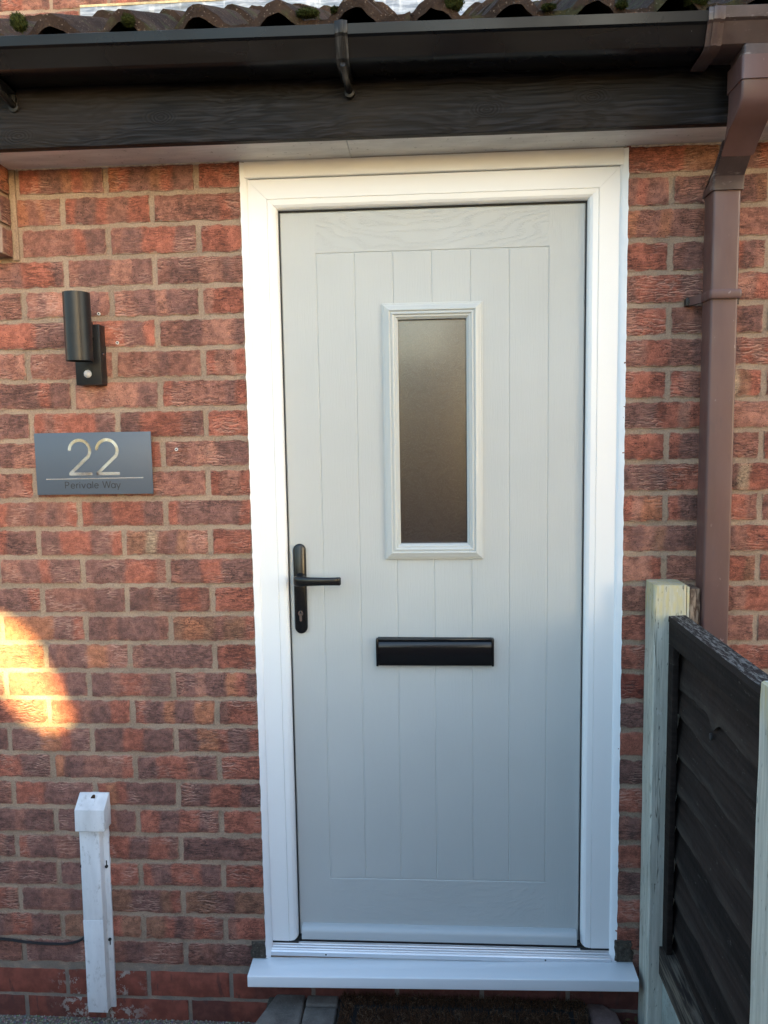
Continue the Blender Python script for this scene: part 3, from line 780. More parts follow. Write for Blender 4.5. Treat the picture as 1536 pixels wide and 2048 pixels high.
# letterbox: flap with curved top inside a slim frame
m = Mat('letterbox_black', (.006, .006, .007), .2, .4); m.bump(m.noise(m.map(scale=(4, 8, 20)), scale=1, detail=2), .001, .3); LBM = m.m
mb = MB()
def lbp(x): return [(x, .0298, .9845), (x, .0170, .9850), (x, .0150, .9870), (x, .0125, 1.005), (x, .0110, 1.030), (x, .0125, 1.0430), (x, .0165, 1.0480), (x, .0298, 1.0490)]
mb.sweep(lambda i: lbp((.3115, .5985)[i]), 2, closed=True); flap = mb.build('letterbox', LBM, door, smooth=True, angle=45, bevel=0)
mb = MB(); mb.box(.3045, .3108, .0135, .0298, .9838, 1.0560); mb.box(.5992, .6055, .0135, .0298, .9838, 1.0560); mb.box(.3108, .5992, .0145, .0298, 1.0495, 1.0560)
mb.build('letterbox_surround', LBM, flap, bevel=.0015)
# weather bar at the foot
m = Mat('weatherbar_grey', (.50, .52, .52), .3, .5); WB = m.m
mb = MB()
mb.prism([(.0298, .2690), (.0190, .2690), (.0120, .2655), (.0065, .2560), (.0060, .2375), (.0085, .2350), (.0298, .2350)], .0925, .8190, 'x')
mb.build('weather_bar', WB, door, smooth=True, angle=40)

# ================================================================ WALL LAMP
lamp = thing('wall_lamp', 'black cylindrical up and down wall light with motion sensor backplate', 'wall light')
m = Mat('satin_black', (.013, .014, .016), .36, .33); m.bump(m.noise(scale=400, detail=2), .0003, .4)
LB_ = m.m
mb = MB(); mb.box(-.4240, -.3585, -.032, .004, 1.7105, 1.8570); mb.build('backplate', LB_, lamp, bevel=.0016)
LX, LY, LR = -.3880, -.0840, .0312
def cylp(z0, z1, r): 
    n = 40; mb_.sweep(lambda i: [(LX+r*math.cos(2*math.pi*q/n), LY+r*math.sin(2*math.pi*q/n), (z0, z1)[i]) for q in range(n)], 2, closed=True, caps=False)
mb_ = MB()
for a, b_ in ((1.7640, 1.8240), (1.8252, 1.8650), (1.8662, 1.9240)): cylp(a, b_, LR)
for a, b_ in ((1.8240, 1.8252), (1.8650, 1.8662)): cylp(a, b_, LR-.0012)
cylp(1.7640, 1.9240, LR-.0025)
for z in (1.7640, 1.9240):
    n = 40
    mb_.sweep(lambda i: [(LX+(LR, LR-.0025)[i]*math.cos(2*math.pi*q/n), LY+(LR, LR-.0025)[i]*math.sin(2*math.pi*q/n), z) for q in range(n)], 2, closed=True, caps=False)
for z in (1.775, 1.915):
    mb_.f.append(tuple(range(len(mb_.v), len(mb_.v)+40))); mb_.v += [(LX+(LR-.0025)*math.cos(2*math.pi*q/40), LY+(LR-.0025)*math.sin(2*math.pi*q/40), z) for q in range(40)]
tube = mb_.build('lamp_tube', LB_, lamp, smooth=True, angle=40)
mb = MB(); mb.box(LX-.014, LX+.014, LY+LR-.006, -.031, 1.826, 1.863); mb.build('arm', LB_, lamp, bevel=.001)
m = Mat('sensor_dome', (.50, .50, .52), .35, .5); DOME = m.m
mb = MB()
sx, sz_ = -.3925, 1.7395
mb.tube([(sx, -.031, sz_), (sx, -.0335, sz_)], .0125, 20); ringo = mb.build('sensor_collar', HW, lamp, smooth=True, angle=40)
mb = MB(); mb.grid(lambda i, j: (sx+.0098*math.sin(math.pi/2*j/6)*math.cos(2*math.pi*i/20), -.0335-.0085*math.cos(math.pi/2*j/6), sz_-.0022+.0098*math.sin(math.pi/2*j/6)*math.sin(2*math.pi*i/20)), 20, 6)
mb.build('sensor', DOME, ringo, smooth=True)
mb = MB(); mb.tube([(-.3588, -.016, 1.786), (-.3568, -.016, 1.786)], .0026, 10); mb.build('screw', CHR, lamp, smooth=True)

# ================================================================ HOUSE SIGN
sign = thing('house_sign', 'slate grey rectangular house sign reading 22 Perivale Way', 'house sign')
m = Mat('sign_grey', (.085, .105, .135), .42, .5); m.bump(m.noise(scale=300, detail=2), .0002, .4); SG = m.m
SX0, SX1, SZ0, SZ1 = -.5490, -.2485, 1.4380, 1.5940
mb = MB(); mb.box(SX0, SX1, -.0150, -.0120, SZ0, SZ1)
plate = mb.build('sign_plate', SG, sign, bevel=.0006)
for a in (SX0+.02, SX1-.02):
    for b_ in (SZ0+.02, SZ1-.02):
        mb = MB(); mb.tube([(a, -.0121, b_), (a, .003, b_)], .006, 12); mb.build('standoff', CLIP, sign)
def ribbon(mb, pts, w, y, th=.0005):
    pts = [Vector((p[0], p[1])) for p in pts]; n = len(pts); L_ = []; R_ = []
    for i in range(n):
        d = (pts[min(i+1, n-1)]-pts[max(i-1, 0)]).normalized(); nn = Vector((-d.y, d.x))
        if 0 < i < n-1:
            d1 = (pts[i]-pts[i-1]).normalized(); n1 = Vector((-d1.y, d1.x)); k = max(.5, nn.dot(n1)); ww = w/2/k
        else: ww = w/2
        L_.append(pts[i]+nn*ww); R_.append(pts[i]-nn*ww)
    mb.sweep(lambda i: [(L_[i].x, y, L_[i].y), (R_[i].x, y, R_[i].y), (R_[i].x, y-th, R_[i].y), (L_[i].x, y-th, L_[i].y)], n, closed=True)
def arc(cx, cz, rx, rz, a0, a1, n=14): return [(cx+rx*math.cos(R(a0+(a1-a0)*i/n)), cz+rz*math.sin(R(a0+(a1-a0)*i/n))) for i in range(n+1)]
m = Mat('mirror_backing', (.68, .80, 1.0), .08, .5, 1.)
m.set('Roughness', m.ramp(m.noise(scale=30, detail=3), .3, .7, .03, .2)); MIR = m.m
def two(ox, oz, mb):
    r = .0265; h = .092
    top = oz+h-.0035-r
    a = arc(ox+.0305, top, r, r, 178, -32, 18)
    ribbon(mb, a+[(ox+.0050, oz+.0052)], .0076, -.0151)
    ribbon(mb, [(ox+.001, oz+.0037), (ox+.0612, oz+.0037)], .0076, -.0152)
mb = MB()
two(SX0+.0855, SZ1-.1075, mb); two(SX0+.1560, SZ1-.1075, mb)
mb.build('house_number', MIR, sign, fix=False)
mb = MB(); ribbon(mb, [(SX0+.025, SZ1-.1165), (SX0+.277, SZ1-.1150)], .0026, -.0151); mb.build('underline', MIR, sign, fix=False)
m = Mat('cutout_shade', (.020, .022, .026), .35, .5); CUT = m.m  # shaded mirror backing behind the street name, its darkness painted as colour
mb = MB(); ch = .0170; xh = .0112; cxp = SX0+.0745; bz = SZ1-.1400; tw = .0018
def st(pts): ribbon(mb, [(cxp+a, bz+b_) for a, b_ in pts], tw, -.0151)
def adv(w): 
    global cxp; cxp += w
st([(0, 0), (0, ch)]); st([(0, ch-.0009)]+[(.0045, ch-.0009)]+arc(.0050, ch-.0052, .0043, .0043, 90, -90, 8)+[(0, ch-.0095)]); adv(.0145)          # P
st([(.0002, xh*.52), (.0102, xh*.52)]); st(arc(.0052, xh/2, .0050, xh/2, 5, 320, 16)); adv(.0145)                                                   # e
st([(0, 0), (0, xh)]); st(arc(.0045, xh-.0045, .0042, .0042, 175, 80, 6)); adv(.0085)                                                                # r
st([(0, 0), (0, xh)]); st([(0, xh+.0028), (0, xh+.0046)]); adv(.0050)                                                                                # i
st([(0, xh), (.0048, 0)]); st([(.0048, 0), (.0096, xh)]); adv(.0135)                                                                                 # v
st(arc(.0052, xh/2, .0050, xh/2, 0, 358, 18)); st([(.0104, 0), (.0104, xh)]); adv(.0150)                                                             # a
st([(0, 0), (0, ch)]); adv(.0045)                                                                                                                    # l
st([(.0002, xh*.52), (.0102, xh*.52)]); st(arc(.0052, xh/2, .0050, xh/2, 5, 320, 16)); adv(.0215)                                                    # e
st([(0, ch), (.0050, 0)]); st([(.0050, 0), (.0100, ch)]); st([(.0100, ch), (.0150, 0)]); st([(.0150, 0), (.0200, ch)]); adv(.0220)                   # W
st(arc(.0052, xh/2, .0050, xh/2, 0, 358, 18)); st([(.0104, 0), (.0104, xh)]); adv(.0135)                                                             # a
st([(0, xh), (.0050, 0)]); st([(.0100, xh), (.0032, -.0052)])                                                                                        # y
mb.build('street_name', CUT, sign, fix=False)

# ================================================================ CABLE COVER, CABLE
cc = thing('cable_cover', 'white plastic cable cover with pitched cap screwed low on the brick wall', 'cable cover')
m = Mat('trunking_white', rough=.45, spec=.4)
c = m.mix(m.ramp(m.noise(m.map(scale=(20, 20, 4)), scale=1, detail=5, rough=.6), .3, .7), (.60, .61, .62), (.74, .75, .76))
c = m.mix(m.math('MULTIPLY', m.ramp(m.noise(m.map(scale=(60, 60, 30)), scale=1, detail=6, rough=.75), .54, .72), .6), c, (.24, .23, .21))
c = m.mix(m.math('MULTIPLY', m.ramp(m.noise(m.map(scale=(9, 9, 3)), scale=1, detail=5), .5, .7), .4), c, (.36, .36, .36))
m.set('Base Color', c); m.bump(m.noise(scale=30, detail=3), .0015, .5); TR = m.m
mb = MB()
# leaning slightly, as in the photograph: hat section
def hat(i):
    z = (.034, .556)[i]; dx = (-.0045, .0005)[i]
    X = lambda a: a+dx
    return [(X(-.4975), .004, z), (X(-.4975), -.0055, z), (X(-.4885), -.0060, z), (X(-.4872), -.0240, z), (X(-.4850), -.0262, z), (X(-.4355), -.0262, z), (X(-.4332), -.0240, z), (X(-.4318), -.0060, z), (X(-.4180), -.0055, z), (X(-.4180), .004, z)]
mb.sweep(hat, 2, closed=True)
mb.box(-.4900, -.4358, -.0272, -.0258, .034, .298)
body = mb.build('cover_channel', TR, cc, bevel=.0006, angle=25)
mb = MB()
mb.prism([(.004, .5560), (-.040, .5540), (-.0410, .5560), (-.0385, .6120), (-.0030, .6430), (.004, .6430)], -.4905, -.4110, 'x')
cap = mb.build('cap', TR, cc, bevel=.002)
m = Mat('rusty_screw', (.05, .03, .018), .6, .3, .4); RS = m.m
mb = MB(); mb.tube([(-.4500, -.006, .6345), (-.4500, -.0145, .6330)], .0060, 12); mb.build('screw', RS, cc, smooth=True)
for (x, z) in ((-.4945, .440), (-.4265, .440), (-.4975, .228), (-.4285, .232)):
    mb = MB(); mb.tube([(x, -.0050, z), (x, -.0095, z)], .0042, 10); mb.box(x-.0014, x+.0014, -.0066, -.0045, z, z+.016 if z > .3 else z-.016)
    mb.build('screw', RUB, cc, smooth=True, angle=40)
m = Mat('black_cable', (.012, .012, .013), .4); CAB = m.m
mb = MB(); pts = [(-1.35, -.009, .232), (-1.0, -.008, .226), (-.80, -.008, .2275), (-.72, -.009, .2262), (-.66, -.010, .2200), (-.60, -.010, .2165), (-.55, -.011, .2185), (-.52, -.012, .2260), (-.505, -.012, .2330), (-.497, -.008, .240)]
def smooth_path(p, n=6):
    p = [Vector(a) for a in p]; o = []
    for i in range(len(p)-1):
        a, b_, c_, d_ = p[max(i-1, 0)], p[i], p[i+1], p[min(i+2, len(p)-1)]
        for q in range(n):
            t = q/n; o.append(.5*((2*b_)+(c_-a)*t+(2*a-5*b_+4*c_-d_)*t*t+(3*b_-a-3*c_+d_)*t**3))
    return o+[p[-1]]
mb.tube(smooth_path(pts), .0036, 8)
tag(mb.build('cable', CAB, smooth=True), 'thin black cable running along the brick wall into the white cover', 'cable')

# ================================================================ FENCE
m = Mat('painted_post', rough=.75, spec=.3)
gr_ = m.noise(m.map(scale=(110, 110, 5)), scale=1, detail=4, rough=.65)
x_, y_, z_ = m.sep(m.co)
c = m.mix(m.ramp(gr_, .35, .65), (.43, .42, .35), (.56, .545, .465))
yel = m.ramp(m.math('ADD', z_, m.math('MULTIPLY', m.noise(m.map(scale=(60, 60, 8)), scale=1, detail=3), .10)), 1.15, 1.22)
c = m.mix(m.math('MULTIPLY', yel, m.ramp(m.noise(m.map(scale=(140, 140, 30)), scale=1, detail=3), .35, .65, .3, .9)), c, (.55, .47, .25))
c = m.mix(m.math('MULTIPLY', m.ramp(m.noise(m.map(scale=(180, 180, 40)), scale=1, detail=4), .64, .72), .8), c, (.06, .06, .05))
c = m.mix(m.math('MULTIPLY', m.ramp(m.noise(m.map(scale=(90, 90, 24), loc=(4, 2, 2)), scale=1, detail=5), .64, .70), .5), c, (.62, .62, .58))
spl_ = m.math('MULTIPLY', m.ramp(m.math('ABSOLUTE', m.math('SUBTRACT', m.noise(m.map(scale=(90, 90, 3.5)), scale=1, detail=2), .5)), 0, .018, 1, 0), m.ramp(m.noise(m.map(scale=(30, 30, 7)), scale=1, detail=1), .54, .62))
c = m.mix(m.math('MULTIPLY', spl_, .75), c, (.07, .075, .06))
kd = m.voro(m.map(scale=(1, 1, .6)), scale=9); kk_ = m.ramp(kd, .06, .10, 1, 0)
c = m.mix(m.math('MULTIPLY', kk_, .45), c, (.20, .20, .15))
m.set('Base Color', c); m.bump(m.math('SUBTRACT', m.math('ADD', gr_, m.noise(m.map(scale=(60, 60, 30)), scale=1, detail=3)), m.math('MULTIPLY', spl_, 1.5)), .002, .8); POST = m.m
def post(x0, x1, y0, y1, h, label):
    mb = MB(); n = 40
    def prof(i):
        z = -.05+(h+.05)*i/n; wv = lambda s: .0012*noise.noise(Vector((z*9, s, x0*7)))
        ch_ = .0035 if i < n else .007; zz = z if i < n else h
        a, b_, c_, d_ = x0+wv(1), x1+wv(2), y0+wv(3), y1+wv(4)
        return [(a, c_+ch_, zz), (a+ch_, c_, zz), (b_-ch_, c_, zz), (b_, c_+ch_, zz), (b_, d_-ch_, zz), (b_-ch_, d_, zz), (a+ch_, d_, zz), (a, d_-ch_, zz)]
    mb.sweep(prof, n+1, closed=True)
    return tag(mb.build('fence_post', POST, smooth=True, angle=30), label, 'fence post', 'sage green fence posts')
post(.9755, 1.0505, -.0820, -.004, 1.2115, 'sage green wooden fence post against the brick wall beside the door')
post(.9620, 1.0370, -.7850, -.7080, 1.1850, 'sage green fence post at the near end of the dark panel')
# weathered packer behind the wall post
pk = thing('timber_packer', 'weathered brown timber offcut between the green wall post and the downpipe', 'timber offcut')
m = Mat('weathered_timber', rough=.9, spec=.2)
gr_ = m.noise(m.map(scale=(170, 170, 22)), scale=1, detail=4, rough=.7)
m.set('Base Color', m.mix(m.ramp(gr_, .4, .62), (.075, .042, .028), (.33, .24, .17))); m.bump(gr_, .003, .9); WT = m.m
mb = MB(); mb.box(1.0590, 1.0830, -.0780, -.020, 1.02, 1.2020); mb.build('offcut', WT, pk, bevel=.0015)
mb = MB(); mb.box(1.0525, 1.0585, -.0775, -.012, 1.0, 1.2070); mb.build('painted_strip', POST, pk, bevel=.001)

m = Mat('fence_brown', rough=.8, spec=.12)
gr_ = m.noise(m.map(scale=(8, 4, 90)), scale=1, detail=5, rough=.6)
oi = m.n.new('ShaderNodeObjectInfo').outputs['Random']
c = m.mix(m.ramp(gr_, .3, .72), (.015, .0108, .0092), (.029, .0215, .018))
c = m.mix(1., c, m.mix(oi, (.7, .7, .7), (1.5, 1.42, 1.38)), 'MULTIPLY')
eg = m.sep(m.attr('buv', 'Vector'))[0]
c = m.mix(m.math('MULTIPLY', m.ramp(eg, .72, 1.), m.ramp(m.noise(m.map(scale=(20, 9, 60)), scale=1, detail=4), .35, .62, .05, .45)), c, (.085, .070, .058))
c = m.mix(m.math('MULTIPLY', m.ramp(m.noise(m.map(scale=(60, 26, 80)), scale=1, detail=6, rough=.7), .62, .74), .6), c, (.16, .15, .125))
m.set('Base Color', c); m.bump(m.math('ADD', gr_, m.noise(scale=60, detail=4)), .0016, .7); FB_ = m.m
m = Mat('fence_cap', rough=.9, spec=.25)
n1 = m.noise(m.map(scale=(150, 30, 150)), scale=1, detail=5, rough=.75)
nrm = m.n.new('ShaderNodeNewGeometry').outputs['Normal']; nzv = m.sep(nrm)[2]
lich = m.math('MULTIPLY', m.ramp(n1, .46, .60), m.ramp(nzv, .5, .9))
m.set('Base Color', m.mix(m.math('MULTIPLY', lich, .7), (.026, .018, .015), (.26, .24, .22))); m.bump(n1, .003, .9); FCAP = m.m
fence = thing('waney_fence', 'dark brown waney lap fence with wavy edged boards and a flat cap', 'fence')
YA, YB = -.0835, -.7070
mb = MB(); n = 30
def cap_p(i):
    y = YA+(YB-YA)*i/n; w = .0012*noise.noise(Vector((y*14, 1, 1)))
    return [(1.0085+w, y, 1.1250), (1.0095+w, y, 1.1385+w), (1.0480, y, 1.1400-w), (1.0490, y, 1.1260)]
mb.sweep(cap_p, n+1, closed=True); mb.build('cap_rail', FCAP, fence, smooth=True, angle=30)
mb = MB(); mb.box(1.0100, 1.0240, YB, YA, 1.0720, 1.1235); mb.build('top_rail', FB_, fence, bevel=.0012)
mb = MB(); mb.box(1.0100, 1.0240, YA-.0360, YA-.0005, .3050, 1.0715); mb.build('batten', FB_, fence, bevel=.0012)
mb = MB(); mb.box(1.0100, 1.0240, YB+.0005, YB+.030, .3050, 1.0715); mb.build('batten', FB_, fence, bevel=.0012)
for (y0, y1) in ((YA-.042, YA-.0005), (YB+.0005, YB+.042)):
    mb = MB(); mb.box(1.0525, 1.0650, y0, y1, .24, 1.124); mb.build('batten', FB_, fence, bevel=.0012)
m = Mat('bottom_rail', rough=.85, spec=.2); gr_ = m.noise(m.map(scale=(100, 7, 110)), scale=1, detail=4, rough=.65)
m.set('Base Color', m.mix(m.ramp(gr_, .42, .66), (.030, .022, .018), (.17, .14, .105))); m.bump(gr_, .002, .8)
mb = MB(); mb.box(1.0030, 1.0380, YB, YA, .2320, .3040); mb.build('bottom_rail', m.m, fence, bevel=.0015)
NB = 9; ex = .0925
for k in range(NB):
    mb = MB(); zt = 1.128-k*ex; zb0 = zt-.128-(.035 if k == 0 else 0)
    nu, nv = 80, 6; sd = k*7.3
    def P(i, j, back=False):
        y = YA-.002+(YB-YA+.004)*i/nu; v = j/nv
        wave = .015*noise.noise(Vector((y*5, sd, 0)))+.005*noise.noise(Vector((y*19, sd, 2)))
        if k == 0:
            wave -= .022*math.exp(-((y+.335)/.022)**2)+.008*math.exp(-((y+.25)/.02)**2)-.014
        z = zt+(zb0+wave-zt)*v; x = 1.0480-.0235*v+.0015*noise.noise(Vector((y*7, z*8, sd)))
        if j == nv and not back: x += .002
        if back: x += .007
        return (x, y, z)
    mb.grid(lambda i, j: P(i, j), nu, nv); mb.grid(lambda i, j: P(i, j, True), nu, nv); mb.grid(lambda i, j: P(i, nv, j == 1), nu, 1)
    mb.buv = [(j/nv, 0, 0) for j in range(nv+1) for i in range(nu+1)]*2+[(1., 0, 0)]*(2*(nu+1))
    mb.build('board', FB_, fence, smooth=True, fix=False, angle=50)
mb = MB(); mb.tube([(1.0264, -.330, .9420), (1.0240, -.330, .9420)], [.0075, .0072], 12)
mb.build('knot_hole', RUB, fence)
m = Mat('gravel_board', rough=.85, spec=.2); m.wear((.36, .39, .35), .15, 20, (.10, .10, .08), 120, .6); m.bump(m.noise(scale=90, detail=4), .002)
mb = MB(); mb.box(1.0120, 1.0330, YB, YA, -.03, .2300)
tag(mb.build('gravel_board', m.m, bevel=.002), 'pale sage gravel board under the dark fence panel', 'gravel board')

# ================================================================ GROUND, STEP, MAT
m = Mat('gravelly_concrete', rough=.95, spec=.2)
a = m.noise(scale=3, detail=6, rough=.6); st_ = m.voro(scale=130, out='Color'); sd_ = m.voro(scale=130)
c = m.mix(m.ramp(a, .3, .7), (.20, .16, .12), (.30, .25, .19))
c = m.mix(.5, c, m.mix(m.ramp(sd_, .2, .6), m.mix(1., st_, (.55, .5, .45), 'MULTIPLY'), (.06, .05, .045)))
m.set('Base Color', c); m.bump(m.math('ADD', sd_, m.noise(scale=300, detail=3)), .006, .9); GRD = m.m
mb = MB(); mb.grid(lambda i, j: (-60+120*i/40, -90+110*j/40, -.004), 40, 40)
tag(mb.build('ground', GRD), kind='structure')
step = thing('paved_step', 'low block paved step under the white door sill', 'step')
m = Mat('grey_block', rough=.9, spec=.2); m.wear((.165, .142, .122), .25, 18, (.30, .29, .27), 160, .35); m.bump(m.noise(scale=150, detail=5, rough=.75), .003); GB = m.m
m = Mat('red_block', rough=.9, spec=.2); m.wear((.20, .125, .105), .25, 18, (.33, .28, .25), 160, .35); m.bump(m.noise(scale=150, detail=5, rough=.75), .003); RB_ = m.m
ZS = .082
def block(poly, mat, z=ZS):
    mb = MB(); mb.prism(poly, -.02, z, 'z'); mb.build('paving_block', mat, step, bevel=.007, seg=3)
block([(.020, .003), (.100, .003), (.100, -.200), (-.050, -.200), (-.012, -.090)], GB)
block([(.104, .003), (.190, .003), (.190, -.036), (.104, -.036)], GB)
block([(.104, -.040), (.190, -.040), (.190, -.200), (.104, -.200)], GB)
for q in range(3): block([(.194+q*.215, .003), (.405+q*.215, .003), (.405+q*.215, -.20), (.194+q*.215, -.20)], GB)
block([(.843, .000), (.885, .000), (.915, -.030), (.935, -.20), (.843, -.20)], RB_)
mb = MB(); mb.box(.0, .90, -.19, .004, -.03, ZS-.012); mb.build('bedding', CEM, step)
# coir door mat
mat_t = thing('door_mat', 'dark brown coir door mat lying on the step under the sill', 'door mat')
m = Mat('coir', rough=1., spec=.05); n1 = m.noise(scale=260, detail=4, rough=.8)
m.set('Base Color', m.mix(m.ramp(n1, .4, .7), (.050, .026, .015), (.24, .128, .072))); m.bump(n1, .006); COIR = m.m
m = Mat('mat_rubber', (.009, .008, .008), .8); MR = m.m
mx0, mx1, my0, my1 = .196, .838, -.42, -.006
mb = MB(); mb.box(mx0, mx1, my0, my1, ZS+.001, ZS+.007); mb.build('mat_base', MR, mat_t, bevel=.002)
mb = MB()
def coir_at(x, y):
    fx = min(x-mx0, mx1-x); fy = min(my1-y, y-my0)
    e = min(fx, fy)
    return not (.038 < e < .052)
for _ in range(15000):
    x = random.uniform(mx0+.004, mx1-.004); y = random.uniform(-.17, my1-.003)
    if not coir_at(x, y): continue
    h = random.uniform(.009, .016); a = random.uniform(0, 6.28); l = random.uniform(.002, .008); w = .0006
    dx, dy = math.cos(a)*l, math.sin(a)*l; px, py = -math.sin(a)*w, math.cos(a)*w; z0 = ZS+.006
    mb.add([(x-px, y-py, z0), (x+px, y+py, z0), (x+dx+px, y+dy+py, z0+h), (x+dx-px, y+dy-py, z0+h)], [(0, 1, 2, 3)])
pile = mb.build('coir_pile', COIR, mat_t, fix=False)
mb = MB()
m = Mat('stray_fibre', (.17, .105, .06), .8); 
for _ in range(230):
    x = random.uniform(mx0, mx1+.02); y = random.uniform(-.17, 0.); z = ZS+.02+random.uniform(0, .004); a = random.uniform(0, 6.28); l = random.uniform(.004, .022)
    pts = [(x, y, z), (x+l*.5*math.cos(a), y+l*.5*math.sin(a), z+.003), (x+l*math.cos(a+.5), y+l*math.sin(a+.5), z)]
    mb.tube(pts, .00035, 4)
tag(mb.build('loose_fibres', m.m, mat_t, fix=False), kind='stuff')
# leaf litter by the post
m = Mat('dead_leaf', rough=.8); m.wear((.13, .085, .030), .5, 60, (.03, .02, .01), 90, .6)
mb = MB()
for _ in range(60):
    x = random.uniform(.925, .972); y = random.uniform(-.11, -.004); z = .004+random.uniform(0, .05)*(1 if y > -.06 else .6); a = random.uniform(0, 6.28); s = random.uniform(.006, .014)
    M = Matrix.Translation((x, y, z)) @ Matrix.Rotation(a, 4, 'Z') @ Matrix.Rotation(random.uniform(-.9, .9), 4, 'X')
    for q in range(4):
        mb.add([M @ Vector((s*(t-.5)*2, sgn*s*.4*math.sin(math.pi*t), s*.35*(abs(sgn)-.5)*math.sin(3*t))) for t in (q/4, (q+1)/4) for sgn in (-1, 1)], [(0, 1, 3, 2)])
        mb.add([M @ Vector((s*(t-.5)*2, sgn*s*.4*math.sin(math.pi*t), .001+s*.35*(abs(sgn)-.5)*math.sin(3*t))) for t in (q/4, (q+1)/4) for sgn in (-1, 0)], [(0, 1, 3, 2)])
tag(mb.build('leaf_litter', m.m, fix=False), 'brown leaf litter gathered between the step and the green post', 'leaf litter', kind='stuff')
# grit at the foot of the wall
mb = MB()
for _ in range(900):
    x = random.uniform(-1.0, .02); y = -abs(random.gauss(0, .03))-.002; s = random.uniform(.001, .0035)
    mb.add([(x+s*a*random.uniform(.7, 1.2), y+s*b_*random.uniform(.7, 1.2), s*.9+s*c_-.004) for a, b_, c_ in ((1, 0, 0), (-1, 0, 0), (0, 1, 0), (0, -1, 0), (0, 0, 1), (0, 0, -1))],
           [(0, 2, 4), (2, 1, 4), (1, 3, 4), (3, 0, 4), (2, 0, 5), (1, 2, 5), (3, 1, 5), (0, 3, 5)])
m = Mat('grit', rough=.9); m.wear((.28, .24, .19), .5, 200, (.05, .04, .03), 300, .7)
tag(mb.build('grit', m.m, fix=False), 'loose grit along the foot of the brick wall', 'grit', kind='stuff')

# ================================================================ MOSS
m = Mat('moss', rough=1., spec=.1); n1 = m.noise(scale=300, detail=4, rough=.8)
m.set('Base Color', m.mix(m.ramp(n1, .35, .65), (.012, .018, .005), (.095, .115, .030))); m.bump(n1, .01); MOSS = m.m
def moss(x, y, z, r, label, sx=1.0, sz=.8):
    bm = bmesh.new(); bmesh.ops.create_icosphere(bm, subdivisions=3, radius=1)
    mb = MB()
    for v in bm.verts:
        d = v.co.normalized(); k = 1+.22*noise.noise(d*3+Vector((x*9, 0, 0)))+.16*noise.noise(d*9)
        v.co = Vector((x+d.x*r*sx*k, y+d.y*r*k, z+d.z*r*sz*k))
    mb.v = [tuple(v.co) for v in bm.verts]; mb.f = [tuple(v.index for v in f.verts) for f in bm.faces]; ctr = Vector((x, y, z))
    for v in list(bm.verts):
        for _ in range(3):
            n_ = (v.co-ctr).normalized(); t = n_.orthogonal().normalized()*.0012
            t = Matrix.Rotation(random.uniform(0, 6.28), 3, n_) @ t
            q = v.co+Vector([random.uniform(-.002, .002) for _ in range(3)]); e = q+n_*random.uniform(.002, .0045)+t
            mb.add([q-t, q+t, e], [(0, 1, 2)])
    bm.free()
    return tag(mb.build('moss_clump', MOSS, smooth=True, fix=False), label, 'moss', 'moss clumps on the roof tiles')
moss(-.410, -.236, 2.457, .016, 'round green moss clump under the leftmost roll of roof tile', .95, 1.0)
moss(-.175, -.232, 2.452, .012, 'small greyish moss clump beside the third roll of roof tile')
moss(.205, -.232, 2.448, .013, 'low green moss patch just left of the middle gutter bracket', 1.7, .6)
moss(.505, -.222, 2.462, .021, 'large rounded green moss clump on the roof tiles above the door', 1.0, .9)
moss(.845, -.228, 2.436, .009, 'tiny pale moss tuft above the right part of the gutter', 1.2, .7)
moss(.995, -.228, 2.437, .015, 'moss tuft beside the brown gutter union clip', 1.5, .7)

# low wall added unseen behind the viewer, keeps horizon light off the lower door
lw = MB(); lw.box(-7, 7, -2.95, -2.72, -.03, 1.30)
moss(.262, -.228, 2.452, .008, 'small moss tuft touching the left side of the middle gutter bracket')
moss(-.565, -.236, 2.458, .010, 'dark moss tuft at the far left end of the gutter', 1.4, .7)
moss(.700, -.226, 2.440, .008, 'small moss tuft on the gutter edge between the large clump and the brown union clip', 1.6, .5)
# ================================================================ OFF-CAMERA WALLS AND PIER ADDED FOR SHADE AND REFLECTION, AND A TREE
m = Mat('added_brick', rough=.9, spec=.2)
bt = m.n.new('ShaderNodeTexBrick'); x_, y_, z_ = m.sep(m.co); m.t.links.new(m.comb(m.math('ADD', x_, y_), z_, 0.), bt.inputs['Vector'])
bt.inputs['Color1'].default_value = (.30, .12, .08, 1); bt.inputs['Color2'].default_value = (.18, .09, .075, 1); bt.inputs['Mortar'].default_value = (.34, .27, .2, 1)
bt.inputs['Scale'].default_value = 1; bt.inputs['Brick Width'].default_value = .225; bt.inputs['Row Height'].default_value = .075; bt.inputs['Mortar Size'].default_value = .005
m.set('Base Color', bt.outputs[0]); ADBR = m.m  # shared by the added walls and pier
YO = -3.6     # added sun blocker, shades the facade, opening shaped to throw the sun patch
def onto(X, Z, Y=YO):
    t = (0-Y)/(-SD.y); return (X+SD.x*t, Z+SD.z*t)
hole = [onto(p_[0]-.012+(.006 if p_[1] < .95 else 0), (p_[1]-.95)*.90+.968) for p_ in [(-.72, 1.140), (-.678, 1.124), (-.6271, 1.085), (-.585, 1.035), (-.5575, .970), (-.5400, .9050), (-.520, .8500), (-.508, .8120), (-.517, .790), (-.550, .7830), (-.590, .7950), (-.625, .825), (-.655, .870), (-.685, .910), (-.73, .93)]]
hx = [h[0] for h in hole]; hz_ = [h[1] for h in hole]
gp = MB(); gp.box(.20, .56, -3.05, -2.70, -.03, 2.02); gp.box(.561, .80, -3.06, -2.69, -.03, 2.55)  # added unseen pier, sized for the dark reflection in the door glass
tag(gp.build('reflection_pier', ADBR, bevel=.004), 'stepped brick pier added behind the viewer to darken the glass reflection', 'pier')
tag(lw.build('shade_wall', ADBR, bevel=.004), 'low brick wall added behind the viewer to shade the lower door', 'wall')
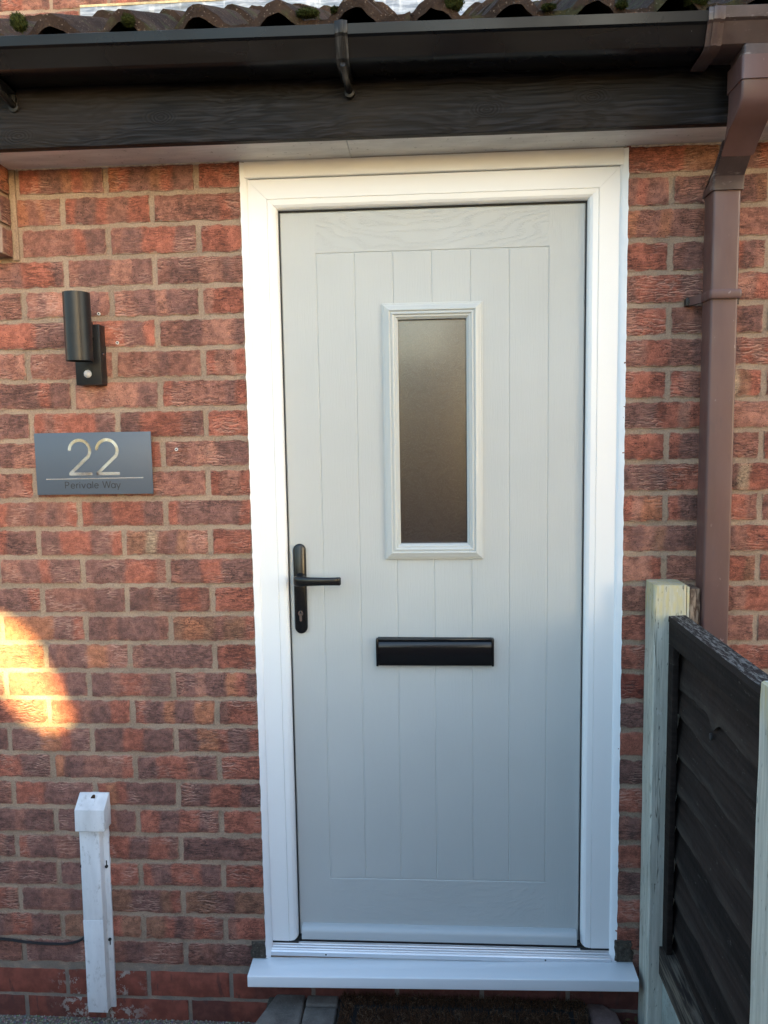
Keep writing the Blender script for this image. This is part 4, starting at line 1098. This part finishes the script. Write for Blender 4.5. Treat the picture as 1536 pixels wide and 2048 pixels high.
gw = thing('sun_blocker', 'tall brick wall added behind the viewer to block the sun except one patch', 'wall')
X0, X1 = min(hx)-.02, 4.6; ZT = 5.0
mb = MB()
bx0, bx1, bz0, bz1 = min(hx)-.01, max(hx)+.05, min(hz_)-.05, max(hz_)+.05
mb.box(bx1, X1, YO-.02, YO, -.03, ZT); mb.box(X0-.02, bx1, YO-.02, YO, bz1, ZT); mb.box(X0-.02, bx1, YO-.02, YO, -.03, bz0)
mb.box(X0-.02, bx0, YO-.02, YO, bz0, bz1)
# plate around the opening: fan between hole outline and rectangle
nh = len(hole); rc = []
cxh, czh = sum(hx)/nh, sum(hz_)/nh
for (a, b_) in hole:
    dx, dz = a-cxh, b_-czh
    k = min(((bx1-cxh) if dx > 0 else (cxh-bx0))/max(abs(dx), 1e-6), ((bz1-czh) if dz > 0 else (czh-bz0))/max(abs(dz), 1e-6))
    rc.append((cxh+dx*k, czh+dz*k))
for yq in (YO, ):
    b0 = len(mb.v); mb.v += [(a, yq, b_) for a, b_ in hole]+[(a, yq, b_) for a, b_ in rc]
    for i in range(nh):
        j = (i+1) % nh; mb.f.append((b0+i, b0+j, b0+nh+j, b0+nh+i))
for (cx_, cz_, i0) in ((bx0, bz0, 0), (bx1, bz0, 0), (bx1, bz1, 0), (bx0, bz1, 0)):
    # corner fillers
    ds = sorted(range(nh), key=lambda i: (rc[i][0]-cx_)**2+(rc[i][1]-cz_)**2)
    mb.box(cx_-.012, cx_+.012, YO-.02, YO-.001, cz_-.012, cz_+.012)
for i in range(nh):
    j = (i+1) % nh; a, b_ = rc[i], rc[j]
    if abs(a[0]-b_[0]) > 1e-5 and abs(a[1]-b_[1]) > 1e-5:
        c_ = (bx0 if min(a[0], b_[0]) < bx0+1e-4 else bx1, bz0 if min(a[1], b_[1]) < bz0+1e-4 else bz1)
        b0 = len(mb.v); mb.v += [(a[0], YO, a[1]), (b_[0], YO, b_[1]), (c_[0], YO, c_[1])]; mb.f.append((b0, b0+1, b0+2))
mb.build('sun_blocker_wall', ADBR, gw, fix=False)
tag(gw)

# bare tree across the way, seen only as a reflection
m = Mat('bark', rough=.9); m.wear((.07, .05, .038), .3, 12); BARK = m.m
mb = MB(); rr = random.Random(3)
def limb(p, d, L, r0, lv):
    q = [p]; 
    for i in range(4):
        d = (d+Vector((rr.uniform(-.25, .25), rr.uniform(-.25, .25), rr.uniform(-.1, .2)))).normalized(); q.append(q[-1]+d*L/4)
    mb.tube(q, [r0*(1-.16*i) for i in range(5)], 6)
    if lv > 0:
        for i in (2, 3, 4):
            for _ in range(1 if i < 4 else 2):
                limb(q[i], (d+Vector((rr.uniform(-1, 1), rr.uniform(-1, 1), rr.uniform(-.2, .7)))).normalized(), L*.68, r0*.5, lv-1)
limb(Vector((-3.0, -6.3, -.05)), Vector((0, 0, 1)), 1.7, .09, 4)
tag(mb.build('bare_tree', BARK, fix=False, smooth=True), 'small bare tree across the way behind the viewer', 'tree')
